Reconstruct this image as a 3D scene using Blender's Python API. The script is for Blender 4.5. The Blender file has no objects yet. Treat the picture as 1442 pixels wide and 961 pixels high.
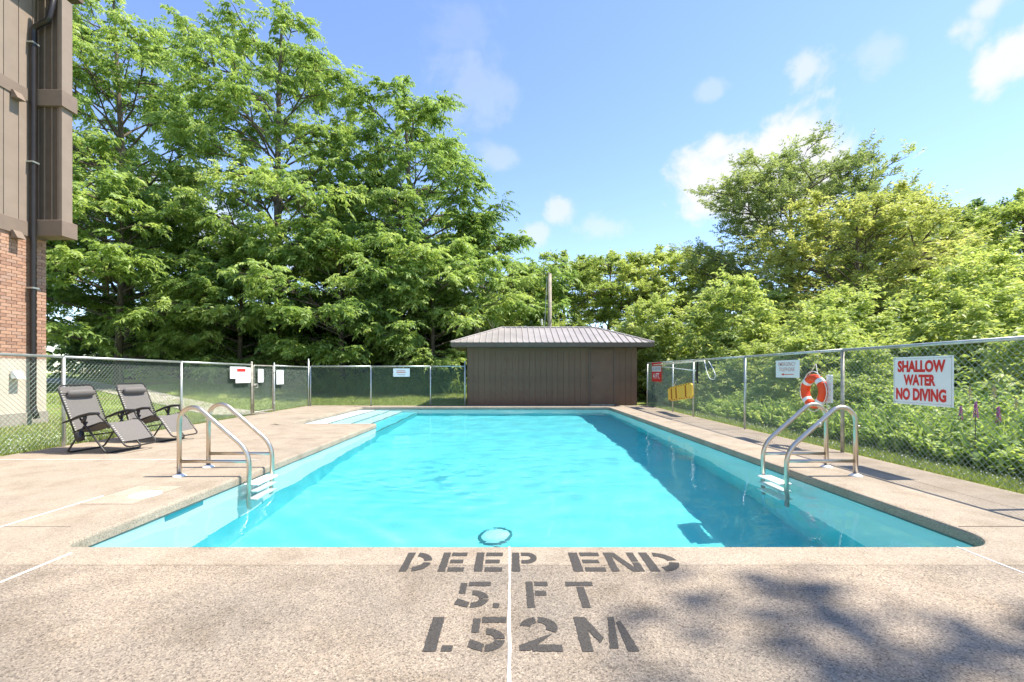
import bpy, math, random
import numpy as np
from mathutils import Vector, Matrix

sc = bpy.context.scene
COL = sc.collection
R = math.radians

# ------------------------------------------------------------------ camera
EYE = 1.15
cam = bpy.data.cameras.new('camera')
cam_o = bpy.data.objects.new('camera', cam)
COL.objects.link(cam_o)
cam.sensor_width = 36.0
cam.lens = 16.0
cam.shift_x = 0.0028
cam.shift_y = 0.0309
cam.clip_start = 0.05
cam.clip_end = 3000
cam_o.location = (0, 0, EYE)
cam_o.rotation_euler = (R(90), 0, 0)
sc.camera = cam_o

# ------------------------------------------------------------------ exposure
vs = sc.view_settings
vs.view_transform = 'Standard'
vs.look = 'None'
vs.gamma = 1.0
vs.use_curve_mapping = False
vs.exposure = 1.22
sc.cycles.use_denoising = True
sc.cycles.max_bounces = 10
sc.cycles.transparent_max_bounces = 12
sc.cycles.sample_clamp_indirect = 6.0

# ------------------------------------------------------------------ sun
SUN_EL = 61.0
SUN_AZ = 3.0            # degrees from +X towards +Y
sv = Vector((math.cos(R(SUN_EL)) * math.cos(R(SUN_AZ)), math.cos(R(SUN_EL)) * math.sin(R(SUN_AZ)), math.sin(R(SUN_EL))))
sun = bpy.data.lights.new('sun', 'SUN')
sun.energy = 4.2
sun.angle = R(0.53)
sun.color = (1.0, 0.92, 0.79)
sun.cycles.is_caustics_light = True
sun_o = bpy.data.objects.new('sun', sun)
COL.objects.link(sun_o)
sun_o.rotation_euler = sv.to_track_quat('Z', 'Y').to_euler()
sun_o.location = (20, 5, 40)

# ------------------------------------------------------------------ world: sky and clouds
world = bpy.data.worlds.new('World')
sc.world = world
world.use_nodes = True
wt = world.node_tree
wn, wl = wt.nodes, wt.links
bg = wn['Background']
bg.inputs[1].default_value = 0.15
sky = wn.new('ShaderNodeTexSky')
sky.sky_type = 'NISHITA'
sky.sun_disc = False
sky.sun_elevation = R(SUN_EL)
sky.sun_rotation = R(90 - SUN_AZ)
sky.altitude = 200
sky.air_density = 1.0
sky.dust_density = 0.1
sky.ozone_density = 2.2
hs = wn.new('ShaderNodeHueSaturation')
hs.inputs['Hue'].default_value = 0.510
hs.inputs['Saturation'].default_value = 1.05
hs.inputs['Value'].default_value = 0.95
wl.new(sky.outputs[0], hs.inputs['Color'])
wtc = wn.new('ShaderNodeTexCoord')


def wmath(op, a, b=None, c=None):
    n = wn.new('ShaderNodeMath')
    n.operation = op
    for i, v in enumerate((a, b, c)):
        if v is None:
            continue
        if isinstance(v, (int, float)):
            n.inputs[i].default_value = v
        else:
            wl.new(v, n.inputs[i])
    return n.outputs[0]


wnoise = wn.new('ShaderNodeTexNoise')
wnoise.inputs['Scale'].default_value = 9.0
wnoise.inputs['Detail'].default_value = 9.0
wnoise.inputs['Roughness'].default_value = 0.58
wnoise.inputs['Distortion'].default_value = 0.25
wl.new(wtc.outputs['Generated'], wnoise.inputs['Vector'])
# cumulus: direction of the centre, half width, half height, density
CLOUDS = [(1050, 265, .145, .08, 1.15), (1130, 228, .09, .10, 1.15), (1130, 95, .045, .055, .62), (790, 288, .042, .042, .66), (752, 332, .04, .03, .55),
          (1345, 45, .045, .03, .7), (1385, 8, .04, .025, .7), (1442, 72, .045, .045, .95), (1000, 126, .035, .018, .3), (1245, 75, .04, .05, .28),
          (660, 120, .11, .07, .22), (700, 225, .08, .035, .30), (850, 320, .06, .03, .4), (640, 40, .12, .05, .12), (300, 330, .3, .1, .6), (560, 420, .2, .08, .6), (1400, 330, .2, .06, .5)]
acc = None
for (px, py, rx, rz, dens) in CLOUDS:
    d = Vector(((px - 717) / 641, 1.0, (525 - py) / 641)).normalized()
    sub = wn.new('ShaderNodeVectorMath')
    sub.operation = 'SUBTRACT'
    wl.new(wtc.outputs['Generated'], sub.inputs[0])
    sub.inputs[1].default_value = d
    mul = wn.new('ShaderNodeVectorMath')
    mul.operation = 'MULTIPLY'
    wl.new(sub.outputs[0], mul.inputs[0])
    mul.inputs[1].default_value = (1 / rx, 1 / rx, 1 / rz)
    ln = wn.new('ShaderNodeVectorMath')
    ln.operation = 'LENGTH'
    wl.new(mul.outputs[0], ln.inputs[0])
    v = wmath('SUBTRACT', 1.0, ln.outputs['Value'])
    n2 = wmath('MULTIPLY_ADD', wnoise.outputs[0], 2.3, -1.10) if dens > 1.1 else wmath('MULTIPLY_ADD', wnoise.outputs[0], 3.6, -1.95)
    v = wmath('ADD', v, n2)
    ss = wn.new('ShaderNodeMapRange')
    ss.interpolation_type = 'SMOOTHSTEP'
    ss.inputs['From Min'].default_value = -0.05
    ss.inputs['From Max'].default_value = 0.42 if dens > 1.1 else 0.7
    ss.inputs['To Max'].default_value = min(dens, 1.0)
    wl.new(v, ss.inputs['Value'])
    acc = ss.outputs[0] if acc is None else wmath('MAXIMUM', acc, ss.outputs[0])
# loose cumulus scattered over the rest of the sky
wn2 = wn.new('ShaderNodeTexNoise')
wn2.inputs['Scale'].default_value = 2.6
wn2.inputs['Detail'].default_value = 10.0
wn2.inputs['Roughness'].default_value = 0.55
wl.new(wtc.outputs['Generated'], wn2.inputs['Vector'])
m2 = wn.new('ShaderNodeMapRange')
m2.interpolation_type = 'SMOOTHSTEP'
m2.inputs['From Min'].default_value = 0.60
m2.inputs['From Max'].default_value = 0.74
m2.inputs['To Max'].default_value = 0.5
wl.new(wn2.outputs[0], m2.inputs['Value'])
acc = wmath('MAXIMUM', acc, m2.outputs[0])
cmix = wn.new('ShaderNodeMixRGB')
cmix.inputs['Color2'].default_value = (2.9, 2.95, 3.05, 1)
wl.new(acc, cmix.inputs['Fac'])
wl.new(hs.outputs[0], cmix.inputs['Color1'])
wl.new(cmix.outputs[0], bg.inputs[0])

# ------------------------------------------------------------------ helpers
rnd = random.Random(7)


def norm(v):
    return v / np.maximum(np.linalg.norm(v, axis=-1, keepdims=True), 1e-9)


def link(o, parent=None):
    COL.objects.link(o)
    if parent is not None:
        o.parent = parent
    return o


def tag(o, label=None, cat=None, group=None, kind=None):
    if label:
        o['label'] = label
    if cat:
        o['category'] = cat
    if group:
        o['group'] = group
    if kind:
        o['kind'] = kind
    return o


def thing(name, loc=(0, 0, 0), label=None, cat=None, group=None, rz=0.0):
    o = bpy.data.objects.new(name, None)
    o.empty_display_size = 0.2
    o.location = loc
    o.rotation_euler = (0, 0, rz)
    link(o)
    return tag(o, label, cat, group)


class MB:
    """collects shapes in one mesh"""

    def __init__(s):
        s.v, s.f = [], []

    def add(s, vs_, fs):
        b = len(s.v)
        s.v.extend([tuple(p) for p in vs_])
        s.f.extend([tuple(b + i for i in q) for q in fs])
        return s

    def box(s, x0, x1, y0, y1, z0, z1, bev=0.0):
        if bev <= 0:
            v = [(x0, y0, z0), (x1, y0, z0), (x1, y1, z0), (x0, y1, z0), (x0, y0, z1), (x1, y0, z1), (x1, y1, z1), (x0, y1, z1)]
            return s.add(v, [(0, 3, 2, 1), (4, 5, 6, 7), (0, 1, 5, 4), (1, 2, 6, 5), (2, 3, 7, 6), (3, 0, 4, 7)])
        b = bev
        v = [(x0, y0, z0), (x1, y0, z0), (x1, y1, z0), (x0, y1, z0), (x0, y0, z1 - b), (x1, y0, z1 - b), (x1, y1, z1 - b), (x0, y1, z1 - b),
             (x0 + b, y0 + b, z1), (x1 - b, y0 + b, z1), (x1 - b, y1 - b, z1), (x0 + b, y1 - b, z1)]
        f = [(0, 3, 2, 1), (0, 1, 5, 4), (1, 2, 6, 5), (2, 3, 7, 6), (3, 0, 4, 7), (4, 5, 9, 8), (5, 6, 10, 9), (6, 7, 11, 10), (7, 4, 8, 11), (8, 9, 10, 11)]
        return s.add(v, f)

    def prism(s, poly, z0, z1):
        n = len(poly)
        v = [(x, y, z0) for x, y in poly] + [(x, y, z1) for x, y in poly]
        f = [tuple(range(n - 1, -1, -1)), tuple(range(n, 2 * n))]
        f += [(i, (i + 1) % n, n + (i + 1) % n, n + i) for i in range(n)]
        return s.add(v, f)

    def tube(s, pts, rad, sides=8, closed=False, caps=True):
        pts = [Vector(p) for p in pts]
        n = len(pts)
        rads = rad if isinstance(rad, (list, tuple)) else [rad] * n
        ref = None
        vv, ff = [], []
        for i, p in enumerate(pts):
            if closed:
                t = (pts[(i + 1) % n] - pts[i - 1])
            else:
                t = pts[min(i + 1, n - 1)] - pts[max(i - 1, 0)]
            t.normalize()
            if ref is None:
                ref = Vector((0, 0, 1)) if abs(t.z) < 0.9 else Vector((1, 0, 0))
            u = (ref - t * ref.dot(t))
            if u.length < 1e-5:
                u = t.orthogonal()
            u.normalize()
            ref = u
            w = t.cross(u)
            for k in range(sides):
                a = 2 * math.pi * k / sides
                vv.append(p + (u * math.cos(a) + w * math.sin(a)) * rads[i])
        m = n if closed else n - 1
        for i in range(m):
            for k in range(sides):
                a, b = i * sides + k, i * sides + (k + 1) % sides
                j = (i + 1) % n
                c, d = j * sides + (k + 1) % sides, j * sides + k
                ff.append((a, b, c, d))
        if caps and not closed:
            ff.append(tuple(range(sides - 1, -1, -1)))
            ff.append(tuple((n - 1) * sides + k for k in range(sides)))
        return s.add(vv, ff)

    def lathe(s, prof, c=(0, 0, 0), sides=20):
        v, f = [], []
        n = len(prof)
        for k in range(sides):
            a = 2 * math.pi * k / sides
            for r_, z in prof:
                v.append((c[0] + r_ * math.cos(a), c[1] + r_ * math.sin(a), c[2] + z))
        for k in range(sides):
            for i in range(n - 1):
                f.append((k * n + i, ((k + 1) % sides) * n + i, ((k + 1) % sides) * n + i + 1, k * n + i + 1))
        return s.add(v, f)

    def build(s, name, mat, parent=None, smooth=False, local=False):
        me = bpy.data.meshes.new(name)
        off = Vector((0, 0, 0)) if (parent is None or local) else world_of(parent)
        me.from_pydata([(x - off.x, y - off.y, z - off.z) for x, y, z in s.v], [], s.f)
        me.materials.append(mat)
        if smooth:
            me.polygons.foreach_set('use_smooth', [True] * len(me.polygons))
        me.update()
        return link(bpy.data.objects.new(name, me), parent)


def world_of(o):
    v = Vector((0, 0, 0))
    while o is not None:
        v += Vector(o.location)
        o = o.parent
    return v


def smooth_path(pts, rad=0.1, n=6):
    """polyline with rounded corners"""
    pts = [Vector(p) for p in pts]
    out = [pts[0]]
    for i in range(1, len(pts) - 1):
        a, b, c = pts[i - 1], pts[i], pts[i + 1]
        r1 = min(rad, (a - b).length * .49, (c - b).length * .49)
        p, q = b + (a - b).normalized() * r1, b + (c - b).normalized() * r1
        for k in range(n + 1):
            t = k / n
            out.append(p * (1 - t) ** 2 + b * 2 * t * (1 - t) + q * t * t)
    out.append(pts[-1])
    return out


# ------------------------------------------------------------------ materials
def newmat(name):
    m = bpy.data.materials.new(name)
    m.use_nodes = True
    nt = m.node_tree
    return m, nt, nt.nodes['Principled BSDF']


def nd(nt, typ, **kw):
    n = nt.nodes.new(typ)
    for k, v in kw.items():
        if k in n.inputs:
            n.inputs[k].default_value = v
        else:
            setattr(n, k, v)
    return n


def ramp(nt, fac, stops):
    r_ = nt.nodes.new('ShaderNodeValToRGB')
    el = r_.color_ramp.elements
    while len(el) < len(stops):
        el.new(0.5)
    for e, (p, c) in zip(el, stops):
        e.position = p
        e.color = (*c, 1) if len(c) == 3 else c
    nt.links.new(fac, r_.inputs[0])
    return r_.outputs[0]


def mixc(nt, fac, a, b, mode='MIX'):
    n = nt.nodes.new('ShaderNodeMixRGB')
    n.blend_type = mode
    for i, v in enumerate((fac, a, b)):
        if isinstance(v, (int, float)):
            n.inputs[i].default_value = v
        elif isinstance(v, tuple):
            n.inputs[i].default_value = (*v, 1) if len(v) == 3 else v
        else:
            nt.links.new(v, n.inputs[i])
    return n.outputs[0]


def noise(nt, scale, detail=4, rough=.55, vec=None, dist=0.0):
    n = nd(nt, 'ShaderNodeTexNoise', Scale=scale, Detail=detail, Roughness=rough, Distortion=dist)
    if vec is None:
        tc = nt.nodes.new('ShaderNodeTexCoord')
        vec = tc.outputs['Object']
    nt.links.new(vec, n.inputs['Vector'])
    return n.outputs[0]


def bump(nt, h, strength, dist, bsdf):
    b = nd(nt, 'ShaderNodeBump', Strength=strength, Distance=dist)
    nt.links.new(h, b.inputs['Height'])
    nt.links.new(b.outputs[0], bsdf.inputs['Normal'])


def plain(name, col, rough=.6, metal=0.0, var=.12, scale=6.0, spec=.4, bmp=0.0, objvar=0.0):
    m, nt, p = newmat(name)
    f = noise(nt, scale, 5)
    c = ramp(nt, f, [(.3, tuple(x * (1 - var) for x in col)), (.7, tuple(min(1, x * (1 + var)) for x in col))])
    if objvar:
        oi = nt.nodes.new('ShaderNodeObjectInfo')
        v = ramp(nt, oi.outputs['Random'], [(0, (1 - objvar,) * 3), (1, (1 + objvar,) * 3)])
        c = mixc(nt, 1.0, c, v, 'MULTIPLY')
    nt.links.new(c, p.inputs['Base Color'])
    p.inputs['Roughness'].default_value = rough
    p.inputs['Metallic'].default_value = metal
    p.inputs['Specular IOR Level'].default_value = spec
    if bmp:
        bump(nt, noise(nt, scale * 12, 3), bmp, .01, p)
    return m


def concrete(name, base, grey, agg=1.0, crack=0.0):
    m, nt, p = newmat(name)
    tc = nt.nodes.new('ShaderNodeTexCoord')
    o = tc.outputs['Object']
    vor = nd(nt, 'ShaderNodeTexVoronoi', Scale=150.0)
    nt.links.new(o, vor.inputs['Vector'])
    bw = nt.nodes.new('ShaderNodeSeparateColor')
    nt.links.new(vor.outputs['Color'], bw.inputs[0])
    stone = ramp(nt, bw.outputs[0], [(0.0, (.36, .34, .33)), (.22, (.76, .74, .72)), (.6, (1.0, .99, .97)), (.85, (1.16, 1.12, 1.06)), (1.0, (1.5, 1.46, 1.4))])
    fine = ramp(nt, noise(nt, 260, 2, .6, o), [(.3, (.72, .72, .72)), (.7, (1.25, 1.25, 1.25))])
    big = noise(nt, .55, 6, .62, o, .4)
    med = noise(nt, 2.7, 6, .6, o, .3)
    c = mixc(nt, ramp(nt, big, [(.38, (0, 0, 0)), (.66, (1, 1, 1))]), base, grey)
    c = mixc(nt, 1.0, c, ramp(nt, med, [(.28, (.78, .76, .73)), (.5, (1, 1, 1)), (.75, (1.12, 1.12, 1.12))]), 'MULTIPLY')
    c = mixc(nt, .85 * agg, c, stone, 'MULTIPLY')
    c = mixc(nt, .7 * agg, c, fine, 'MULTIPLY')
    # brown run-off stains with their own outlines
    st = ramp(nt, noise(nt, 1.3, 8, .68, o, 1.2), [(.58, (0, 0, 0)), (.72, (1, 1, 1))])
    c = mixc(nt, mixc(nt, 1.0, st, (.30, .30, .30), 'MULTIPLY'), c, (.14, .11, .082))
    if crack:
        wv = nd(nt, 'ShaderNodeVectorMath', operation='MULTIPLY_ADD')
        nz = nd(nt, 'ShaderNodeTexNoise', Scale=2.2, Detail=6.0, Roughness=.65)
        nt.links.new(o, nz.inputs['Vector'])
        nt.links.new(nz.outputs['Color'], wv.inputs[0])
        wv.inputs[1].default_value = (.9, .9, 0)
        nt.links.new(o, wv.inputs[2])
        vc = nd(nt, 'ShaderNodeTexVoronoi', Scale=.42, feature='DISTANCE_TO_EDGE')
        nt.links.new(wv.outputs[0], vc.inputs['Vector'])
        ck = ramp(nt, vc.outputs['Distance'], [(.0, (1, 1, 1)), (.0035, (0, 0, 0))])
        gate = ramp(nt, noise(nt, .8, 3, .5, o), [(.50, (0, 0, 0)), (.60, (crack, crack, crack))])
        c = mixc(nt, mixc(nt, 1.0, ck, gate, 'MULTIPLY'), c, (.09, .075, .06))
    nt.links.new(c, p.inputs['Base Color'])
    p.inputs['Roughness'].default_value = .88
    p.inputs['Specular IOR Level'].default_value = .25
    h = mixc(nt, .5, vor.outputs['Distance'], noise(nt, 190, 3, .6, o))
    bump(nt, h, .55 * agg, .006, p)
    return m


M = {}
M['concrete'] = concrete('concrete_aggregate', (.36, .302, .236), (.305, .262, .21), .55, .6)
M['concrete_near'] = concrete('worn_shade_toned_aggregate', (.335, .28, .22), (.185, .168, .145), 1.0, .7)  # worn grey aggregate, with the diffuse foreground shade also painted into its grey
M['coping'] = concrete('concrete_coping', (.36, .302, .236), (.305, .264, .212), .7)
M['path'] = concrete('concrete_path', (.42, .385, .34), (.36, .33, .29), .4)
M['patch'] = concrete('pale_concrete_patch', (.42, .345, .27), (.38, .315, .25), .5)
M['caulk'] = plain('white_caulk', (.78, .74, .68), .7, var=.1, scale=14)
M['joint'] = plain('dark_joint', (.16, .13, .10), .9)
M['steel'] = plain('stainless_steel', (.60, .53, .44), .33, 1.0, var=.08, scale=9)
M['galv'] = plain('galvanised_steel', (.50, .54, .52), .45, .75, var=.15, scale=12)
M['galv_old'] = plain('weathered_steel', (.42, .40, .34), .6, .5, var=.3, scale=10)
M['wire'] = plain('chain_link_wire', (.23, .32, .27), .5, .2, var=.12)
M['whiteplastic'] = plain('white_plastic', (.80, .80, .78), .4, var=.04)
M['black'] = plain('black_plastic', (.022, .021, .02), .45, var=.2)
M['tubeblack'] = plain('dark_powder_coat', (.035, .032, .030), .4, var=.15)
M['sheetwhite'] = plain('white_sign_sheet', (.80, .83, .83), .35, var=.03)
M['red'] = plain('red_paint', (.66, .035, .03), .45, var=.06)
M['pinkfaded'] = plain('faded_red_print', (.62, .33, .30), .5)
M['greyprint'] = plain('grey_print', (.36, .33, .33), .5)
M['orange'] = plain('orange_foam', (.85, .085, .018), .5, var=.08)
M['yellow'] = plain('orange_yellow_plastic', (.97, .60, .09), .42, var=.06)
M['yellowdark'] = plain('dark_orange_recess', (.42, .13, .008), .5)
M['rope'] = plain('white_rope', (.74, .72, .66), .8)
M['alu'] = plain('pale_pole', (.70, .66, .50), .4, .2)
M['woodpole'] = plain('weathered_wood', (.36, .31, .25), .85, var=.3, scale=5, bmp=.4)


def sling():
    m, nt, p = newmat('grey_sling_fabric')
    tc = nt.nodes.new('ShaderNodeTexCoord')
    w1 = nd(nt, 'ShaderNodeTexNoise', Scale=90.0, Detail=2.0)
    mp = nd(nt, 'ShaderNodeMapping')
    mp.inputs['Scale'].default_value = (1, 6, 1)
    nt.links.new(tc.outputs['Object'], mp.inputs[0])
    nt.links.new(mp.outputs[0], w1.inputs['Vector'])
    c = ramp(nt, w1.outputs[0], [(.3, (.10, .092, .085)), (.7, (.19, .176, .162))])
    nt.links.new(c, p.inputs['Base Color'])
    p.inputs['Roughness'].default_value = .85
    bump(nt, w1.outputs[0], .3, .004, p)
    return m


M['sling'] = sling()


def bark(name, a, b):
    m, nt, p = newmat(name)
    tc = nt.nodes.new('ShaderNodeTexCoord')
    mp = nd(nt, 'ShaderNodeMapping')
    mp.inputs['Scale'].default_value = (6, 6, 1.2)
    nt.links.new(tc.outputs['Object'], mp.inputs[0])
    n = noise(nt, 2.5, 6, .65, mp.outputs[0])
    nt.links.new(ramp(nt, n, [(.3, a), (.7, b)]), p.inputs['Base Color'])
    p.inputs['Roughness'].default_value = .95
    bump(nt, n, .7, .05, p)
    return m


M['bark'] = bark('bark', (.07, .055, .04), (.20, .165, .125))
M['twig'] = bark('pale_twig', (.22, .19, .15), (.36, .32, .27))


def leafmat(name, stops, trans=.38, objv=.12):
    m, nt, p = newmat(name)
    at = nt.nodes.new('ShaderNodeAttribute')
    at.attribute_name = 'tint'
    c = ramp(nt, at.outputs['Fac'], stops)
    oi = nt.nodes.new('ShaderNodeObjectInfo')
    v = ramp(nt, oi.outputs['Random'], [(0, (1 - objv, 1 - objv * .7, 1 - objv)), (1, (1 + objv, 1 + objv * .7, 1 + objv * .5))])
    c = mixc(nt, 1.0, c, v, 'MULTIPLY')
    nt.links.new(c, p.inputs['Base Color'])
    p.inputs['Roughness'].default_value = .5
    p.inputs['Specular IOR Level'].default_value = .35
    tr = nt.nodes.new('ShaderNodeBsdfTranslucent')
    c2 = mixc(nt, 1.0, c, (1.2, 1.18, .75), 'MULTIPLY')
    nt.links.new(c2, tr.inputs['Color'])
    mx = nt.nodes.new('ShaderNodeMixShader')
    mx.inputs[0].default_value = trans
    nt.links.new(p.outputs[0], mx.inputs[1])
    nt.links.new(tr.outputs[0], mx.inputs[2])
    nt.links.new(mx.outputs[0], nt.nodes['Material Output'].inputs['Surface'])
    return m


M['locust'] = leafmat('leaf_locust', [(0, (.17, .27, .085)), (.5, (.30, .43, .135)), (1, (.47, .58, .22))], .5)
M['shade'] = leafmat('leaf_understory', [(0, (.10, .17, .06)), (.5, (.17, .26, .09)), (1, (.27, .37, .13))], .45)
M['bright'] = leafmat('leaf_bright', [(0, (.23, .31, .10)), (.5, (.40, .50, .17)), (1, (.57, .63, .27))], .5)
M['yellowleaf'] = leafmat('leaf_yellow_green', [(0, (.28, .34, .11)), (.5, (.46, .51, .19)), (1, (.62, .64, .28))], .5)
M['olive'] = leafmat('leaf_olive', [(0, (.17, .235, .10)), (.5, (.28, .36, .15)), (1, (.42, .50, .22))], .5)
M['grass'] = leafmat('grass_blade', [(0, (.17, .25, .07)), (.5, (.30, .38, .11)), (1, (.48, .48, .23))], .4, 0)
M['weed'] = leafmat('weed_leaf', [(0, (.18, .29, .08)), (.5, (.34, .47, .14)), (1, (.52, .60, .24))], .45, 0)
M['loosestrife'] = plain('purple_flower', (.42, .07, .34), .7, var=.25, scale=40)
M['reed'] = plain('straw_panicle', (.52, .42, .24), .9, var=.2, scale=30)


# ------------------------------------------------------------------ terrain height
def ground_z(x, y):
    x = np.asarray(x, float)
    y = np.asarray(y, float)
    sm = lambda t: np.clip(t, 0, 1) ** 2 * (3 - 2 * np.clip(t, 0, 1))
    z = -0.03 + 0.42 * sm((-x - 7.2) / 7) * sm((y - 9) / 10) + 0.42 * sm((y - 16.2) / 9)
    z = z + 0.04 * np.sin(x * .9 + 1) * np.sin(y * .7) * sm((np.abs(x + 1) - 6.4) / 3)
    return z


# deck and pool outline
DX0, DX1, DY0, DY1 = -7.0, 4.87, -5.0, 15.98
PXL, PXR, PYN, PYF = -2.98, 3.33, 3.02, 15.3
SXL, SYN = -5.0, 10.3
FLOOR = -1.95
WATER = -0.10


def make_ground():
    xs = np.unique(np.concatenate([[-900, -400, -200, -120, -80, -60, -45], np.arange(-36, DX0, 1.0), [DX0], np.arange(DX0, DX1, 1.5), [DX1], np.arange(DX1 + .8, 40, 1.0), [45, 60, 80, 120, 200, 400, 900]]))
    ys = np.unique(np.concatenate([[-900, -400, -200, -100, -60, -40, -25, -15, -10, -7], [DY0], np.arange(DY0 + 1, DY1, 1.0), [DY1], np.arange(DY1 + .6, 45, 1.0), [50, 60, 80, 120, 200, 400, 900]]))
    mb = MB()
    for x in xs:
        for y in ys:
            mb.v.append((x, y, float(ground_z(x, y))))
    n = len(ys)
    for i in range(len(xs) - 1):
        for j in range(n - 1):
            cx, cy = (xs[i] + xs[i + 1]) / 2, (ys[j] + ys[j + 1]) / 2
            if DX0 < cx < DX1 and DY0 < cy < DY1:
                continue
            mb.f.append((i * n + j, (i + 1) * n + j, (i + 1) * n + j + 1, i * n + j + 1))
    m, nt, p = newmat('lawn_ground')
    tc = nt.nodes.new('ShaderNodeTexCoord')
    o = tc.outputs['Object']
    g = ramp(nt, noise(nt, 3.2, 7, .65, o), [(.25, (.14, .20, .055)), (.5, (.24, .31, .085)), (.75, (.36, .40, .14))])
    fine = ramp(nt, noise(nt, 55, 3, .7, o), [(.25, (.55, .55, .5)), (.75, (1.35, 1.35, 1.3))])
    g = mixc(nt, 1.0, g, fine, 'MULTIPLY')
    dirt = ramp(nt, noise(nt, 8, 6, .6, o), [(.3, (.22, .155, .10)), (.7, (.36, .27, .18))])
    # bare soil: a worn bank beside the building and thin patches elsewhere
    sep = nt.nodes.new('ShaderNodeSeparateXYZ')
    nt.links.new(o, sep.inputs[0])
    dm = ramp(nt, noise(nt, .9, 6, .62, o), [(.56, (0, 0, 0)), (.68, (1, 1, 1))])
    dx = nd(nt, 'ShaderNodeVectorMath', operation='DISTANCE')
    nt.links.new(o, dx.inputs[0])
    dx.inputs[1].default_value = (-9.6, 10.2, 0)
    near = ramp(nt, dx.outputs['Value'], [(.0, (1, 1, 1)), (1.0, (0, 0, 0))])
    near_n = nt.nodes[-1]
    mr = nd(nt, 'ShaderNodeMapRange')
    mr.inputs['From Min'].default_value = 1.0
    mr.inputs['From Max'].default_value = 3.4
    mr.inputs['To Min'].default_value = .8
    mr.inputs['To Max'].default_value = 0
    nt.links.new(dx.outputs['Value'], mr.inputs['Value'])
    mm = nd(nt, 'ShaderNodeMath', operation='MULTIPLY')
    nt.links.new(mr.outputs[0], mm.inputs[0])
    nt.links.new(ramp(nt, noise(nt, 2.5, 5, .6, o), [(.4, (0, 0, 0)), (.58, (1, 1, 1))]), mm.inputs[1])
    ad = nd(nt, 'ShaderNodeMath', operation='MAXIMUM')
    nt.links.new(dm, ad.inputs[0])
    nt.links.new(mm.outputs[0], ad.inputs[1])
    c = mixc(nt, ad.outputs[0], g, dirt)
    nt.links.new(c, p.inputs['Base Color'])
    p.inputs['Roughness'].default_value = .95
    p.inputs['Specular IOR Level'].default_value = .1
    bump(nt, noise(nt, 40, 4, .7, o), .9, .05, p)
    tag(mb.build('ground', m, smooth=True), kind='structure')


make_ground()

# walkway from the gate towards the building
mb = MB()
A, B = Vector((-7.15, 12.55, 0)), Vector((-26, 25.2, 0))
dv = (B - A).normalized()
sd = Vector((-dv.y, dv.x, 0)) * .62
N = 24
for i in range(N + 1):
    c = A + (B - A) * i / N
    for s in (-1, 1):
        q = c + sd * s
        mb.v.append((q.x, q.y, float(ground_z(q.x, q.y)) + .035))
        mb.v.append((q.x, q.y, float(ground_z(q.x, q.y)) - .05))
for i in range(N):
    a = i * 4
    mb.f += [(a, a + 4, a + 6, a + 2), (a, a + 1, a + 5, a + 4), (a + 2, a + 6, a + 7, a + 3)]
tag(mb.build('footpath', M['path']), kind='structure')

# ------------------------------------------------------------------ pool deck: slabs, coping, joints
deck = thing('pool_deck', (0, 0, 0))
tag(deck, kind='structure')
g_ = .004
CW = .30
RECTS = [
    # near side
    (DX0, -4.9, DY0, .4), (-4.9, -2.79, DY0, .4), (-2.79, 0, DY0, .4), (0, 2.95, DY0, .4), (2.95, DX1, DY0, .4),
    (DX0, -4.9, .4, 3.4), (-4.9, -2.79, .4, PYN - CW), (-2.79, 0, .4, PYN - CW), (0, 2.95, .4, PYN - CW), (2.95, DX1, .4, PYN - CW),
    (-4.9, PXL - CW, PYN - CW, 3.4), (PXR + CW, DX1, PYN - CW, 3.4),
    # left side
    (DX0, -3.79, 3.4, 6.02), (-3.79, PXL - CW, 3.4, 6.02), (DX0, PXL - CW, 6.02, 8.0), (DX0, PXL - CW, 8.0, SYN - CW),
    (DX0, SXL - CW, SYN - CW, 12.8), (DX0, SXL - CW, 12.8, DY1), (SXL - CW, -1.0, PYF + CW, DY1), (-1.0, PXR + CW, PYF + CW, DY1),
    # right side
    (PXR + CW, 4.3, 3.4, 6.55), (4.3, DX1, 3.4, 6.55), (PXR + CW, 4.3, 6.55, 9.6), (4.3, DX1, 6.55, 9.6), (PXR + CW, 4.3, 9.6, 12.6), (4.3, DX1, 9.6, 12.6),
    (PXR + CW, DX1, 12.6, DY1)]
CE = {round(v, 3) for v in (PXL - CW, PXR + CW, SXL - CW, PYN - CW, PYF + CW, SYN - CW)}


def ge(v):
    return -.001 if round(v, 3) in CE else g_


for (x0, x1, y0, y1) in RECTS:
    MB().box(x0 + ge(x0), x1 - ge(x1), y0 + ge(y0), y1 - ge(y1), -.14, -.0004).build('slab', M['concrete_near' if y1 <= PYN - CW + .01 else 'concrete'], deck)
# bedding under the joints
mb = MB()
mb.box(DX0, DX1, DY0, PYN - .2, -.2, -.012)
mb.box(DX0, PXL - .2, PYN - .2, SYN - .2, -.2, -.012)
mb.box(DX0, SXL - .2, SYN - .2, DY1, -.2, -.012)
mb.box(PXR + .2, DX1, PYN - .2, DY1, -.2, -.012)
mb.box(SXL - .2, PXR + .2, PYF + .2, DY1, -.2, -.012)
mb.build('joint_bed', M['joint'], deck)


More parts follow.
